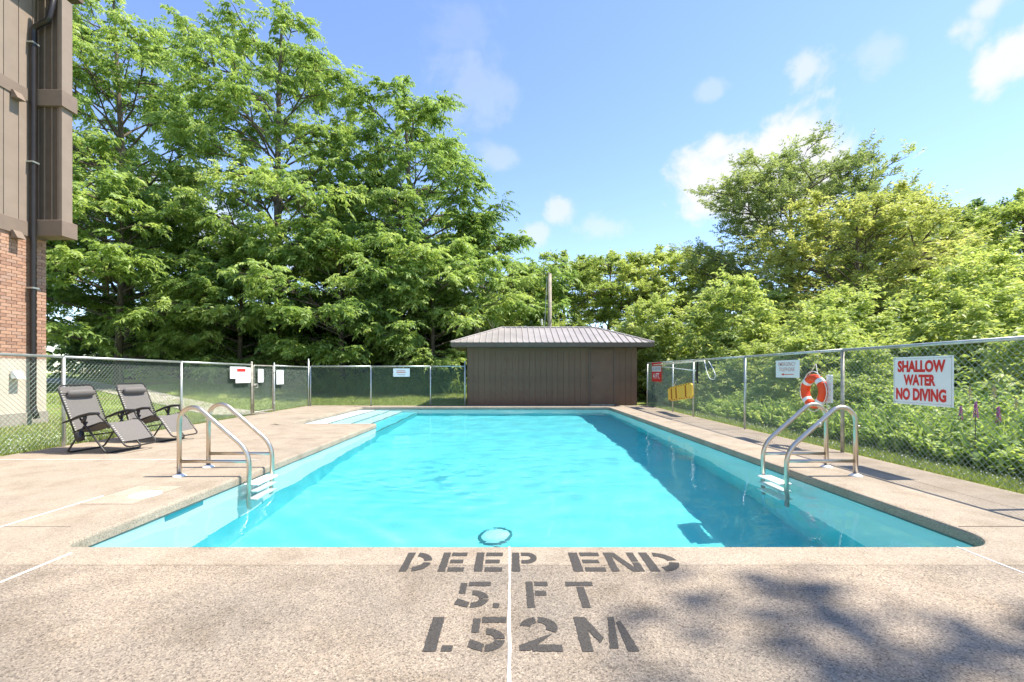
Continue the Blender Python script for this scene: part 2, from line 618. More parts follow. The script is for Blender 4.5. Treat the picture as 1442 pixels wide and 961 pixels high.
def caulk(x0, y0, x1, y1, w=.012, mat='caulk', name='caulk_line'):
    a, b = Vector((x0, y0, 0)), Vector((x1, y1, 0))
    n = max(2, int((b - a).length / .12))
    d = (b - a).normalized()
    s = Vector((-d.y, d.x, 0))
    m_ = MB()
    for i in range(n + 1):
        p = a + (b - a) * i / n
        ww = w * (.75 + .5 * rnd.random())
        j = (rnd.random() - .5) * .004
        for k, zz in ((-1, .0005), (-.5, .0045), (.5, .0045), (1, .0005)):
            q = p + s * (ww * k * .5 + j)
            m_.v.append((q.x, q.y, zz))
    for i in range(n):
        for k in range(3):
            m_.f.append((i * 4 + k, (i + 1) * 4 + k, (i + 1) * 4 + k + 1, i * 4 + k + 1))
    return m_.build(name, M[mat], deck)


caulk(0.0, DY0, 0.0, 3.0, .014)
caulk(-2.79, DY0, -2.79, 2.9, .015)
caulk(2.95, DY0, 2.95, 3.0, .013)
caulk(-3.79, 2.0, -3.79, 4.25, .012)
caulk(-6.9, 6.02, -3.3, 6.02, .008)
caulk(3.36, 3.4, 4.85, 3.4, .010, 'joint', 'expansion_joint')

# pool outline with rounded near corners (counter-clockwise)


def outline(rad=.30, d=0.0):
    """pool edge moved outwards by d"""
    pts = []

    def arc(cx, cy, a0, a1, r_, n=10):
        for k in range(n + 1):
            a = R(a0 + (a1 - a0) * k / n)
            pts.append((cx + r_ * math.cos(a), cy + r_ * math.sin(a)))
    arc(PXL + .12, PYN + .12, 180, 270, .12 + d)
    arc(PXR - rad, PYN + rad, 270, 360, rad + d)
    arc(PXR - .22, PYF - .22, 0, 90, .22 + d, 6)
    arc(SXL + .12, PYF - .12, 90, 180, .12 + d, 4)
    arc(SXL + .12, SYN + .12, 180, 270, .12 + d, 4)
    # the re-entrant corner of the deck beside the stairs
    rr = .10
    for k in range(5):
        a = R(90 - 90 * k / 4)
        r2 = max(rr - d, .001)
        if d <= rr:
            pts.append((PXL - rr + r2 * math.cos(a), SYN - rr + r2 * math.sin(a)))
        else:
            pts.append((PXL - d, SYN - d))
    return pts


prof = [(CW - .003, 0.0), (.022, 0.0), (.008, -.005), (.001, -.018), (0, -.032), (0, -.082), (.03, -.085)]
loops = [outline(d=d) for d, z in prof]
# outer line of the coping follows the straight slabs, square at the corners
sq = []
for (x, y) in outline(d=CW - .003):
    sq.append((x, y))
for k in range(11):
    # near-left and near-right arcs pulled out to the square corner
    for base, cx, cy, sx in ((0, PXL + .12, PYN + .12, .12), (11, PXR - .3, PYN + .3, .3)):
        x, y = loops[0][base + k]
        vx, vy = x - cx, y - cy
        t = (sx + CW - .003) / max(abs(vx), abs(vy))
        sq[base + k] = (cx + vx * t, cy + vy * t)
loops[0] = sq
mb = MB()
n = len(loops[0])
for lp, (d, z) in zip(loops, prof):
    mb.v += [(x, y, z) for x, y in lp]
for r_ in range(len(prof) - 1):
    for i in range(n):
        j = (i + 1) % n
        mb.f.append((r_ * n + i, r_ * n + j, (r_ + 1) * n + j, (r_ + 1) * n + i))
coping = mb.build('coping', M['coping'], deck)

# pool shell
pool = thing('swimming_pool', (0, 0, 0), 'turquoise swimming pool with white walls and entry stairs', 'swimming pool')
m, nt, p = newmat('pool_wall_paint')
tc = nt.nodes.new('ShaderNodeTexCoord')
sep = nt.nodes.new('ShaderNodeSeparateXYZ')
nt.links.new(tc.outputs['Object'], sep.inputs[0])
c = ramp(nt, noise(nt, 1.5, 5), [(.3, (.88, .90, .88)), (.7, (.93, .94, .92))])
nt.links.new(c, p.inputs['Base Color'])
p.inputs['Roughness'].default_value = .6
M['poolwall'] = m
m, nt, p = newmat('pool_floor_paint')
c = ramp(nt, noise(nt, .7, 6, .6), [(.3, (.11, .61, .675)), (.7, (.16, .665, .715))])
c = mixc(nt, 1.0, c, ramp(nt, noise(nt, 6, 4), [(.3, (.96, .96, .96)), (.7, (1.03, 1.03, 1.03))]), 'MULTIPLY')
nt.links.new(c, p.inputs['Base Color'])
p.inputs['Roughness'].default_value = .6
M['poolfloor'] = m
M['tile'] = plain('dark_green_tile_line', (.07, .12, .11), .4)
wall_pts = outline(d=.012)
mb = MB()
n = len(wall_pts)
zs = [-.083, -1.3]
ins = [0, 0]
lps = [outline(d=.012 + i) for i in ins]
for lp, z in zip(lps, zs):
    mb.v += [(x, y, z) for x, y in lp]
for r_ in range(1):
    for i in range(n):
        j = (i + 1) % n
        mb.f.append((r_ * n + i, r_ * n + j, (r_ + 1) * n + j, (r_ + 1) * n + i))
wall_o = mb.build('wall', M['poolwall'], pool, smooth=False)
mb = MB()
for z in (-1.3001, FLOOR - .02):
    mb.v += [(x, y, z) for x, y in outline(d=.012)]
for i in range(n):
    j = (i + 1) % n
    mb.f.append((i, j, n + j, n + i))
mb.build('lower_wall', M['poolfloor'], pool)
mb = MB()
mb.box(SXL - .05, PXR + .05, PYN - .05, PYF + .05, FLOOR - .1, FLOOR + .002)
mb.build('floor', M['poolfloor'], pool)
# grout line under the coping
mb = MB()
for d, z in ((.004, -.0835), (.004, -.099)):
    mb.v += [(x, y, z) for x, y in outline(d=d)]
for i in range(n):
    j = (i + 1) % n
    mb.f.append((i, j, n + j, n + i))
mb.build('waterline_tile', M['tile'], pool)
M['stairpaint'] = plain('pale_aqua_stair_paint', (.62, .85, .86), .6, var=.04)
# entry stairs in the recess, each tread with a dark edge line
treads = [(-4.45, -.115), (-3.98, -.40), (-3.56, -.68), (-3.06, -.96)]
x0 = SXL - .02
for (x1, z) in treads:
    st = MB().box(x0, x1, SYN - .02, PYF + .02, FLOOR, z, .006).build('stair', M['poolwall'] if z > -.2 else M['stairpaint'] if z > -.8 else M['poolfloor'], pool)
    MB().box(x1 - .026, x1 + .004, SYN + .03, PYF - .02, z - .03, z + .004).build('edge_stripe', M['tile'], st)
    x0 = x1
# main drain on the floor
M['drainring'] = plain('drain_ring', (.02, .16, .20), .5)
dr = thing('floor_drain', (-.16, 5.30, FLOOR + .003))
dr.parent = pool
MB().lathe([(.0, .012), (.16, .012), (.185, .008), (.205, .0)], sides=32).build('ring', M['drainring'], dr, local=True)
MB().lathe([(.0, .05), (.08, .048), (.13, .038), (.162, .0125)], sides=32).build('cover', plain('drain_cover', (.34, .74, .78), .5, var=.12, scale=12), dr, local=True)
# skimmer mouth in the left wall, lid in the deck
mb = MB()
mb.box(PXL - .03, PXL - .0105, 3.95, 4.45, -.26, -.088)
mb.build('skimmer_mouth', plain('skimmer_recess', (.03, .36, .44), .6), pool)
sk = thing('deck_skimmer', (-3.42, 4.28, 0), 'round white skimmer lid set in pale square of deck', 'skimmer lid')
MB().lathe([(0, .010), (.11, .010), (.125, .007), (.130, .0012)], sides=28).build('lid', M['whiteplastic'], sk, local=True)
MB().box(-.33, .12, -.30, .32, .0006, .003).build('surround', M['patch'], sk, local=True)
# skimmer lid sits above its surround
sk.children[0].location.z = .0025

# water: refracting surface, clear
m = bpy.data.materials.new('pool_water')
m.use_nodes = True
nt = m.node_tree
nt.nodes.clear()
out = nt.nodes.new('ShaderNodeOutputMaterial')
rf = nd(nt, 'ShaderNodeBsdfRefraction', IOR=1.33, Roughness=0.0)
rf.inputs['Color'].default_value = (.91, .985, 1.0, 1)
gl = nd(nt, 'ShaderNodeBsdfGlossy', Roughness=0.02)
gl.inputs['Color'].default_value = (1, 1, 1, 1)
fr = nd(nt, 'ShaderNodeFresnel', IOR=1.33)
fm = nd(nt, 'ShaderNodeMath', operation='MULTIPLY')
fm.inputs[1].default_value = .6
nt.links.new(fr.outputs[0], fm.inputs[0])
mx = nt.nodes.new('ShaderNodeMixShader')
nt.links.new(fm.outputs[0], mx.inputs[0])
nt.links.new(rf.outputs[0], mx.inputs[1])
nt.links.new(gl.outputs[0], mx.inputs[2])
nt.links.new(mx.outputs[0], out.inputs[0])
tc = nt.nodes.new('ShaderNodeTexCoord')
mp = nd(nt, 'ShaderNodeMapping')
mp.inputs['Scale'].default_value = (1.0, 1.9, 1.0)
nt.links.new(tc.outputs['Object'], mp.inputs[0])
w1 = nd(nt, 'ShaderNodeTexNoise', Scale=2.3, Detail=3.0, Roughness=.5, Distortion=.6)
w2 = nd(nt, 'ShaderNodeTexNoise', Scale=11.0, Detail=2.0, Roughness=.5, Distortion=.3)
nt.links.new(mp.outputs[0], w1.inputs['Vector'])
nt.links.new(mp.outputs[0], w2.inputs['Vector'])
# a patch of small ripples in the middle of the pool
dd = nd(nt, 'ShaderNodeVectorMath', operation='DISTANCE')
nt.links.new(tc.outputs['Object'], dd.inputs[0])
dd.inputs[1].default_value = (.2, 6.9, WATER)
mr = nd(nt, 'ShaderNodeMapRange')
mr.interpolation_type = 'SMOOTHSTEP'
mr.inputs['From Min'].default_value = .6
mr.inputs['From Max'].default_value = 3.4
mr.inputs['To Min'].default_value = 1.0
mr.inputs['To Max'].default_value = .05
nt.links.new(dd.outputs['Value'], mr.inputs['Value'])
mu = nd(nt, 'ShaderNodeMath', operation='MULTIPLY')
nt.links.new(w2.outputs[0], mu.inputs[0])
nt.links.new(mr.outputs[0], mu.inputs[1])
ad = nd(nt, 'ShaderNodeMath', operation='MULTIPLY_ADD')
nt.links.new(mu.outputs[0], ad.inputs[0])
ad.inputs[1].default_value = 2.2
nt.links.new(w1.outputs[0], ad.inputs[2])
bp = nd(nt, 'ShaderNodeBump', Strength=.05, Distance=.05)
nt.links.new(ad.outputs[0], bp.inputs['Height'])
for q in (rf, gl, fr):
    nt.links.new(bp.outputs[0], q.inputs['Normal'])
rgw = np.random.default_rng(4)
gx = np.linspace(SXL - .03, PXR + .03, 181)
gy = np.linspace(PYN - .03, PYF + .03, 265)
XX, YY = np.meshgrid(gx, gy, indexing='ij')
ZZ = np.zeros_like(XX)
for k in range(26):
    lam = rgw.uniform(.35, 1.5)
    a = rgw.uniform(0, math.pi)
    ZZ += .0008 * lam * np.sin((XX * math.cos(a) + YY * math.sin(a)) * 2 * math.pi / lam + rgw.uniform(0, 6.28))
for k in range(22):
    # a patch of short, choppy wavelets in the middle of the pool
    lam = rgw.uniform(.20, .42)
    a = rgw.normal(math.pi / 2, .55)
    cx, cy = rgw.normal(.2, 1.3), rgw.normal(7.4, .8)
    q = ((XX - cx) / 1.5) ** 2 + ((YY - cy) / .75) ** 2
    ZZ += .0042 * lam * np.exp(-q) * np.sin((XX * math.cos(a) + YY * math.sin(a)) * 2 * math.pi / lam + rgw.uniform(0, 6.28))
mb = MB()
mb.v = [(float(a), float(b_), float(WATER + c_)) for a, b_, c_ in zip(XX.ravel(), YY.ravel(), ZZ.ravel())]
ny = len(gy)
for i in range(len(gx) - 1):
    for j in range(ny - 1):
        cx, cy = (gx[i] + gx[i + 1]) / 2, (gy[j] + gy[j + 1]) / 2
        if cx < PXL - .04 and cy < SYN - .04:
            continue
        mb.f.append((i * ny + j, (i + 1) * ny + j, (i + 1) * ny + j + 1, i * ny + j + 1))
water = mb.build('water', m, smooth=True)
tag(water, kind='structure')
water.cycles.is_caustics_caster = True

# ------------------------------------------------------------------ stencilled depth marking on the deck
ST = .34    # stroke width as a share of the letter height is set below
m, nt, p = newmat('worn_stencil_paint')
f = noise(nt, 120, 3, .7)
c = ramp(nt, f, [(.3, (.030, .028, .026)), (.7, (.075, .068, .060))])
nt.links.new(c, p.inputs['Base Color'])
p.inputs['Roughness'].default_value = .9
tr = nt.nodes.new('ShaderNodeBsdfTransparent')
mxs = nt.nodes.new('ShaderNodeMixShader')
wear = ramp(nt, noise(nt, 75, 5, .75), [(.55, (0, 0, 0)), (.66, (.8, .8, .8))])
nt.links.new(wear, mxs.inputs[0])
nt.links.new(p.outputs[0], mxs.inputs[1])
nt.links.new(tr.outputs[0], mxs.inputs[2])
nt.links.new(mxs.outputs[0], nt.nodes['Material Output'].inputs['Surface'])
M['stencil'] = m


def arcpoly(cx, cy, ro, ri, a0, a1, sx=1.0, n=8):
    o_ = [(cx + sx * ro * math.cos(R(a0 + (a1 - a0) * k / n)), cy + ro * math.sin(R(a0 + (a1 - a0) * k / n))) for k in range(n + 1)]
    i_ = [(cx + sx * ri * math.cos(R(a0 + (a1 - a0) * k / n)), cy + ri * math.sin(R(a0 + (a1 - a0) * k / n))) for k in range(n + 1)]
    return [[o_[k], o_[k + 1], i_[k + 1], i_[k]] for k in range(n)]


def rect(a, b, c_, d):
    return [[(a, c_), (b, c_), (b, d), (a, d)]]


def glyph(ch):
    """stencil pieces in a unit box"""
    if ch == 'D':
        return rect(0, .27, 0, 1) + arcpoly(.36, .5, .5, .28, 84, 8, 1.28) + arcpoly(.36, .5, .5, .28, -8, -84, 1.28)
    if ch == 'E':
        return rect(0, .30, 0, 1) + rect(.37, 1, .80, 1) + rect(.37, .90, .41, .60) + rect(.37, 1, 0, .2)
    if ch == 'P':
        return rect(0, .30, 0, 1) + rect(.37, .62, .81, 1) + rect(.37, .62, .40, .58) + arcpoly(.60, .70, .30, .11, 88, -88, 1.33)
    if ch == 'N':
        return rect(0, .23, 0, 1) + [[(.12, 1), (.36, 1), (.86, 0), (.62, 0)]] + rect(.77, 1, 0, .45) + rect(.77, 1, .50, 1)
    if ch == 'F':
        return rect(0, .32, 0, 1) + rect(.40, 1, .82, 1) + rect(.40, .88, .44, .62)
    if ch == 'T':
        return rect(0, 1, .82, 1) + rect(.36, .64, 0, .78)
    if ch == '5':
        return rect(.06, .27, .52, .95) + rect(.32, 1, .82, 1) + arcpoly(.48, .32, .32, .14, 92, 4, 1.55) + arcpoly(.48, .32, .32, .14, -4, -92, 1.55) + [[(0, .12), (.40, 0), (.44, .18), (.06, .33)]]
    if ch == '2':
        return arcpoly(.50, .68, .32, .13, 172, 100, 1.5) + arcpoly(.50, .68, .32, .13, 90, -32, 1.5) + [[(.84, .50), (.62, .42), (.0, .16), (.0, .02), (.24, .02)]] + rect(.30, 1, 0, .18)
    if ch == 'M':
        return rect(0, .20, 0, 1) + [[(.03, 1), (.22, 1), (.46, .36), (.36, .22)]] + [[(.50, .08), (.68, 1), (.80, 1), (.66, .08)]] + [[(.80, .82), (.90, .9), (1.0, 0), (.80, 0)]]
    if ch == '1':
        return rect(0, 1, 0, 1)
    if ch == '.':
        return rect(0, 1, 0, 1)


mark = {}
ROWS = [(2.63, 2.905, [('D', -.64, -.47), ('E', -.415, -.264), ('E', -.205, -.040), ('P', .018, .172), ('E', .375, .565), ('N', .596, .787), ('D', .821, 1.026)]),
        (2.225, 2.50, [('5', -.273, -.10), ('.', -.08, -.05), ('F', .09, .209), ('T', .306, .4535)]),
        (1.875, 2.14, [('1', -.357, -.302), ('.', -.282, -.236), ('5', -.1766, -.013), ('2', .043, .223), ('M', .302, .539)])]
words = ['dark stencilled DEEP END lettering painted on the deck', 'dark stencilled 5. FT lettering painted on the deck', 'dark stencilled 1.52M lettering painted on the deck']
for (ya, yb, chars), lab in zip(ROWS, words):
    wd = thing('painted_lettering', (0, ya, 0), lab, 'lettering', 'painted depth marking')
    for ch, xa, xb in chars:
        mb = MB()
        yt = ya + (yb - ya) * (.16 if ch == '.' else 1)
        k_ = 0
        for poly in glyph(ch):
            # a slightly ragged edge where the paint crept under the stencil
            vv = []
            for i in range(len(poly)):
                (ax, ay), (bx, by) = poly[i], poly[(i + 1) % len(poly)]
                L_ = math.hypot((bx - ax) * (xb - xa), (by - ay) * (yt - ya))
                ns = max(1, int(L_ / .016))
                for q in range(ns):
                    t = q / ns
                    jx, jy = ((rnd.random() - .5) * .004, (rnd.random() - .5) * .004) if q else (0, 0)
                    vv.append((xa + (xb - xa) * (ax + (bx - ax) * t) + jx, ya + (yt - ya) * (ay + (by - ay) * t) + jy, .0022 + .0001 * (k_ % 5)))
            k_ += 1
            mb.add(vv, [tuple(range(len(vv)))])
        nm = {'.': 'full_stop', '5': 'digit', '1': 'digit', '2': 'digit'}.get(ch, 'letter')
        mb.build(nm, M['stencil'], wd)


# ------------------------------------------------------------------ ladders
def ladder(sx, xo, xp, y0, y1, label):
    """sx: +1 when the pool lies towards +X of the outer posts"""
    t = thing('pool_ladder', (xo, (y0 + y1) / 2, 0), label, 'pool ladder', 'stainless pool ladders')
    for y in (y0, y1):
        w = abs(xp - xo)
        P = [(0, 0), (0, .60), (.06, .80), (.26, .74), (w - .04, .29), (w, .20), (w, -.95)]
        pts = [Vector((xo + sx * a, y, b)) for a, b in [(0, 0), (0, .56)]]
        # arch
        for k in range(1, 11):
            a = math.pi - (math.pi * .70) * k / 10
            pts.append(Vector((xo + sx * (.155 + .155 * math.cos(a)), y, .60 + .165 * math.sin(a))))
        q = smooth_path([pts[-1], (xo + sx * (w), y, .275), (xo + sx * w, y, -1.0)], .16, 8)
        pts += q[1:]
        MB().tube(pts, .0245, 14).build('handrail', M['steel'], t, smooth=True)
        MB().tube([(xo + sx * .0, y, .165), (xo + sx * w, y, .165)], .019, 12).build('crossbar', M['steel'], t, smooth=True)
        MB().lathe([(.026, .03), (.030, .028), (.062, .012), (.066, .001)], (xo, y, 0), 20).build('flange', M['whiteplastic'], t, smooth=True)
    for z in (-.105, -.42, -.74):
        a, b = sorted((xp - sx * .045, xp + sx * .055))
        st_ = MB().box(a - .03, b + .03, y0 + .02, y1 - .02, z - .035, z + .018, .010).build('step', M['whiteplastic'], t)
    return t


ladder(1, -3.66, -2.885, 5.05, 5.54, 'stainless steel pool ladder near the two folding lounge chairs')
rl = ladder(-1, 3.86, 3.09, 5.07, 5.54, 'stainless steel pool ladder in front of the orange life ring')
MB().tube([(3.86 - .42, 5.07, .565), (3.86 - .395, 5.07, .585)], .030, 14).build('clamp', M['steel'], rl, smooth=True)
MB().tube([(3.86 + .015, 5.07, .55), (3.86 + .05, 5.07, .55)], .014, 10).build('clamp', M['steel'], rl, smooth=True)


# ------------------------------------------------------------------ lounge chairs
def rot_box(mb_, p, q, w, th, y0, y1):
    """slab between profile points p and q (x,z), thickness th, from y0 to y1"""
    a, b = Vector((p[0], 0, p[1])), Vector((q[0], 0, q[1]))
    d = (b - a).normalized()
    nrm = Vector((-d.z, 0, d.x)) * th * .5
    v = []
    for y in (y0, y1):
        for c_ in (a + nrm, b + nrm, b - nrm, a - nrm):
            v.append((c_.x, y, c_.z))
    mb_.add(v, [(0, 1, 2, 3), (7, 6, 5, 4), (0, 4, 5, 1), (1, 5, 6, 2), (2, 6, 7, 3), (3, 7, 4, 0)])


def sling_sheet(prof_, hw, sag=.02, n=8):
    """fabric stretched between the side tubes, sagging towards its middle"""
    v, f = [], []
    k = len(prof_)
    for (x, z) in prof_:
        for j in range(n + 1):
            t = j / n * 2 - 1
            v.append((x, t * hw, z - sag * (1 - t * t)))
    for i in range(k - 1):
        for j in range(n):
            f.append((i * (n + 1) + j, (i + 1) * (n + 1) + j, (i + 1) * (n + 1) + j + 1, i * (n + 1) + j + 1))
    m_ = MB()
    m_.add(v, f)
    b = len(v)
    m_.add([(x + .004, y, z - .006) for x, y, z in v], [tuple(reversed(q)) for q in f])
    return m_


def lounge_chair(loc, rz, label, pouch):
    t = thing('lounge_chair', loc, label, 'lounge chair', 'folding lounge chairs', rz)
    H = .265
    Lc = dict(parent=t, local=True, smooth=True)
    # back frame: up one side, across the top, down the other
    bf = [(.09, -H, .29), (-.165, -H, .92), (-.182, -H + .05, .965), (-.182, H - .05, .965), (-.165, H, .92), (.09, H, .29)]
    MB().tube(smooth_path(bf, .06, 5), .0115, 8).build('back_frame', M['tubeblack'], **Lc)
    # seat and leg-rest frame
    sf = [(.06, -H, .30), (.50, -H, .45), (.62, -H, .40), (.84, -H, .115), (.865, -H + .05, .09), (.865, H - .05, .09), (.84, H, .115), (.62, H, .40), (.50, H, .45), (.06, H, .30)]
    MB().tube(smooth_path(sf, .05, 4), .0115, 8).build('seat_frame', M['tubeblack'], **Lc)
    back = sling_sheet([(-.176, .955), (-.12, .81), (-.04, .60), (.03, .43), (.085, .31)], H - .022, .012)
    back.build('backrest', M['sling'], **Lc)
    sling_sheet([(.09, .315), (.30, .375), (.47, .44), (.56, .437)], H - .022, .035).build('seat', M['sling'], **Lc)
    sling_sheet([(.565, .437), (.62, .395), (.79, .175)], H - .022, .006).build('leg_rest', M['sling'], **Lc)
    # elastic lacing along both edges
    for s in (-1, 1):
        mbl = MB()
        for (a, b, nn) in (((-.15, .885), (.085, .305), 17), ((.12, .32), (.47, .44), 10), ((.62, .40), (.80, .168), 9)):
            for i in range(nn):
                u = (i + .5) / nn
                x, z = a[0] + (b[0] - a[0]) * u, a[1] + (b[1] - a[1]) * u
                mbl.tube([(x, s * H, z + .004), (x + .012, s * (H - .026), z + .006)], .0035, 4)
        o_ = mbl.build('lacing', M['rope'], parent=t, local=True)
        tag(o_, kind='stuff')
    # crossed legs joined by floor bars
    rear = [(.29, -H - .015, .45), (0, -H - .015, .03), (-.005, -H + .03, .0125), (-.005, H - .03, .0125), (0, H + .015, .03), (.29, H + .015, .45)]
    MB().tube(smooth_path(rear, .05, 5), .0125, 8).build('rear_leg', M['tubeblack'], **Lc)
    fr_ = [(.20, -H - .03, .50), (.57, -H - .03, .03), (.60, -H + .02, .0125), (.60, H - .02, .0125), (.57, H + .03, .03), (.20, H + .03, .50)]
    MB().tube(smooth_path(fr_, .05, 5), .0125, 8).build('front_leg', M['tubeblack'], **Lc)
    MB().tube([(.17, -H, .235), (.17, H, .235)], .010, 8).build('brace', M['tubeblack'], **Lc)
    for s in (-1, 1):
        y = s * (H + .03)
        mba = MB()
        ap = [(-.06, .435), (.06, .475), (.20, .53), (.34, .565), (.46, .572), (.48, .562)]
        tw = [.014, .024, .030, .031, .026, .012]
        for i in range(len(ap)):
            (x, z), w_ = ap[i], tw[i]
            for k in range(8):
                a = 2 * math.pi * k / 8
                mba.v.append((x, y + 1.5 * w_ * math.cos(a), z + .75 * w_ * math.sin(a)))
        for i in range(len(ap) - 1):
            for k in range(8):
                mba.f.append((i * 8 + k, i * 8 + (k + 1) % 8, (i + 1) * 8 + (k + 1) % 8, (i + 1) * 8 + k))
        mba.f += [tuple(range(8)), tuple(reversed(range(40, 48)))]
        mba.build('armrest', M['black'], **Lc)
        MB().tube([(.27, y, .545), (.27, y, .50), (.245, y, .44)], [.026, .022, .026], 8).build('arm_pivot', M['tubeblack'], **Lc)
        MB().tube([(.455, y, .565), (.56, s * H, .432)], .0115, 8).build('arm_support', M['tubeblack'], **Lc)
    # head pillow: stuffed roll with puckered ends
    mbp = MB()
    ys_ = [-.20, -.195, -.17, -.1, 0, .1, .17, .195, .20]
    rs_ = [.012, .034, .047, .052, .053, .052, .047, .034, .012]
    for y, r_ in zip(ys_, rs_):
        for k in range(14):
            a = 2 * math.pi * k / 14
            mbp.v.append((-.095 + .80 * r_ * math.cos(a) + .25 * r_ * math.sin(a), y, .842 + 1.1 * r_ * math.sin(a)))
    for i in range(len(ys_) - 1):
        for k in range(14):
            mbp.f.append((i * 14 + k, i * 14 + (k + 1) % 14, (i + 1) * 14 + (k + 1) % 14, (i + 1) * 14 + k))
    pil = mbp.build('head_pillow', M['sling'], **Lc)
    for s in (-1, 1):
        MB().tube([(-.10, s * .195, .85), (-.13, s * H, .852)], .006, 5).build('strap', M['black'], parent=pil, local=True)
    if pouch:
        MB().tube([(.20, -H - .05, .31), (.215, -H - .052, .24), (.235, -H - .05, .185)], [.058, .055, .045], 10).build('cup_pouch', M['black'], **Lc)
    return t


lounge_chair((-6.27, 6.76, 0), R(-3), 'grey folding lounge chair with cup pouch, nearer to the camera', True)
lounge_chair((-6.33, 7.80, 0), R(-6), 'grey folding lounge chair without a pouch, behind the other one', False)


# ------------------------------------------------------------------ chain-link fences
def wire_panel(p0, p1, h0, h1, zb0=.03, zb1=.03, wr=.0022, pitch=.0707):
    """diamond mesh between two posts, woven of straight diagonal wires"""
    p0, p1 = Vector(p0), Vector(p1)
    L_ = (p1 - p0).length
    d = (p1 - p0).normalized()
    nrm = Vector((-d.y, d.x, 0))
    H = min(h0 - zb0, h1 - zb1)
    m_ = MB()

    def P(u, z, off):
        t = u / L_
        zz = (zb0 + (zb1 - zb0) * t) + z / H * ((h0 - zb0) + ((h1 - zb1) - (h0 - zb0)) * t)
        q = p0 + d * u + nrm * off
        return Vector((q.x, q.y, p0.z + (p1.z - p0.z) * t + zz))
    k = -int(H / pitch) - 1
    while k * pitch < L_ + H:
        for fam in (0, 1):
            # u = c + z (fam 0) or u = c - z (fam 1)
            c_ = k * pitch
            if fam == 0:
                z0, z1 = max(0, -c_), min(H, L_ - c_)
                if z1 - z0 > .01:
                    m_.tube([P(c_ + z0, z0, wr), P(c_ + z1, z1, wr)], wr, 4, caps=False)
            else:
                z0, z1 = max(0, c_ - L_), min(H, c_)
                if z1 - z0 > .01:
                    m_.tube([P(c_ - z0, z0, -wr), P(c_ - z1, z1, -wr)], wr, 4, caps=False)
        k += 1
    return m_


def post(t, x, y, h, r_=.024, mat='galv', z0=0.0, dome=True, name='post'):
    mb_ = MB().tube([(x, y, z0 - .1), (x, y, h)], r_, 12)
    if dome:
        mb_.lathe([(r_ + .004, -.015), (r_ + .004, .004), (r_ * .8, .022), (.001, .032)], (x, y, h), 12)
    return mb_.build(name, M[mat], t, smooth=True)


def fence(name, label, pts, heights, offn, wr=.0022, postr=.024, taller=None, mats=None, group='chain-link fences'):
    """pts: post positions; offn: side offset of the wire from the posts"""
    t = thing(name, (pts[0][0], pts[0][1], 0), label, 'fence', group)
    for i, ((x, y), h) in enumerate(zip(pts, heights)):
        hh = h + (taller or {}).get(i, -.01)
        post(t, x, y, hh, postr, (mats or {}).get(i, 'galv'), dome=(i in (taller or {})))
    for i in range(len(pts) - 1):
        a, b = pts[i], pts[i + 1]
        ha, hb = heights[i], heights[i + 1]
        MB().tube([(a[0], a[1], ha), (b[0], b[1], hb)], .0205, 10).build('top_rail', M['galv'], t, smooth=True)
        w_ = wire_panel((a[0] + offn[0], a[1] + offn[1], 0), (b[0] + offn[0], b[1] + offn[1], 0), ha - .01, hb - .01, wr=wr)
        tag(w_.build('wire_mesh', M['wire'], t), kind='stuff')
    return t


FX = 4.82
RY = [-4.0, -1.6, 1.1, 3.85, 6.58, 9.30, 11.9, 13.4, 15.86]
fence('chain_link_fence', 'long chain-link fence carrying the rescue gear and warning signs', [(FX, y) for y in RY], [1.475] * len(RY), (.028, 0), wr=.0026, mats={4: 'galv_old'})
LX = -6.93
fence('chain_link_fence', 'chain-link fence behind the lounge chairs, up to the gate', [(LX, y) for y in (-4, -1, 1.9, 4.5, 7.08, 9.62, 12.25)], [1.42, 1.42, 1.42, 1.41, 1.395, 1.375, 1.36], (-.03, 0), taller={6: .06}, mats={6: 'galv_old'})
fence('chain_link_fence', 'short chain-link bay between the gate and the tall corner post', [(LX, 13.42), (LX, 15.72)], [1.355, 1.34], (-.03, 0), taller={0: .06, 1: .26})
fence('chain_link_fence', 'chain-link fence across the far end, left of the shed', [(LX + .06, 15.74), (-4.78, 15.74), (-2.72, 15.74), (-1.53, 15.74)], [1.37] * 4, (0, .03), taller={3: .16})
# gate
gt = thing('chain_link_gate', (LX, 12.32, 0), 'narrow chain-link gate with weathered frame and latch', 'gate')
mb = MB()
mb.tube(smooth_path([(LX, 12.34, .06), (LX, 12.34, 1.345), (LX, 13.34, 1.345), (LX, 13.34, .06)], .05, 4), .018, 10)
mb.tube([(LX, 12.34, .07), (LX, 13.34, .07)], .018, 10)
mb.build('gate_frame', M['galv_old'], gt, smooth=True)
tag(wire_panel((LX - .02, 12.36, 0), (LX - .02, 13.32, 0), 1.335, 1.335, .08, .08).build('wire_mesh', M['wire'], gt), kind='stuff')
mb = MB()
mb.box(LX + .012, LX + .045, 12.27, 12.40, .80, .845)
mb.tube(smooth_path([(LX + .03, 12.36, .84), (LX + .07, 12.42, .84), (LX + .07, 12.42, .74), (LX + .03, 12.38, .74)], .03, 4), .010, 8)
mb.build('latch', M['galv_old'], gt)
for z in (.25, 1.15):
    MB().tube([(LX, 13.34, z), (LX, 13.43, z)], .03, 10).build('hinge', M['galv'], gt)


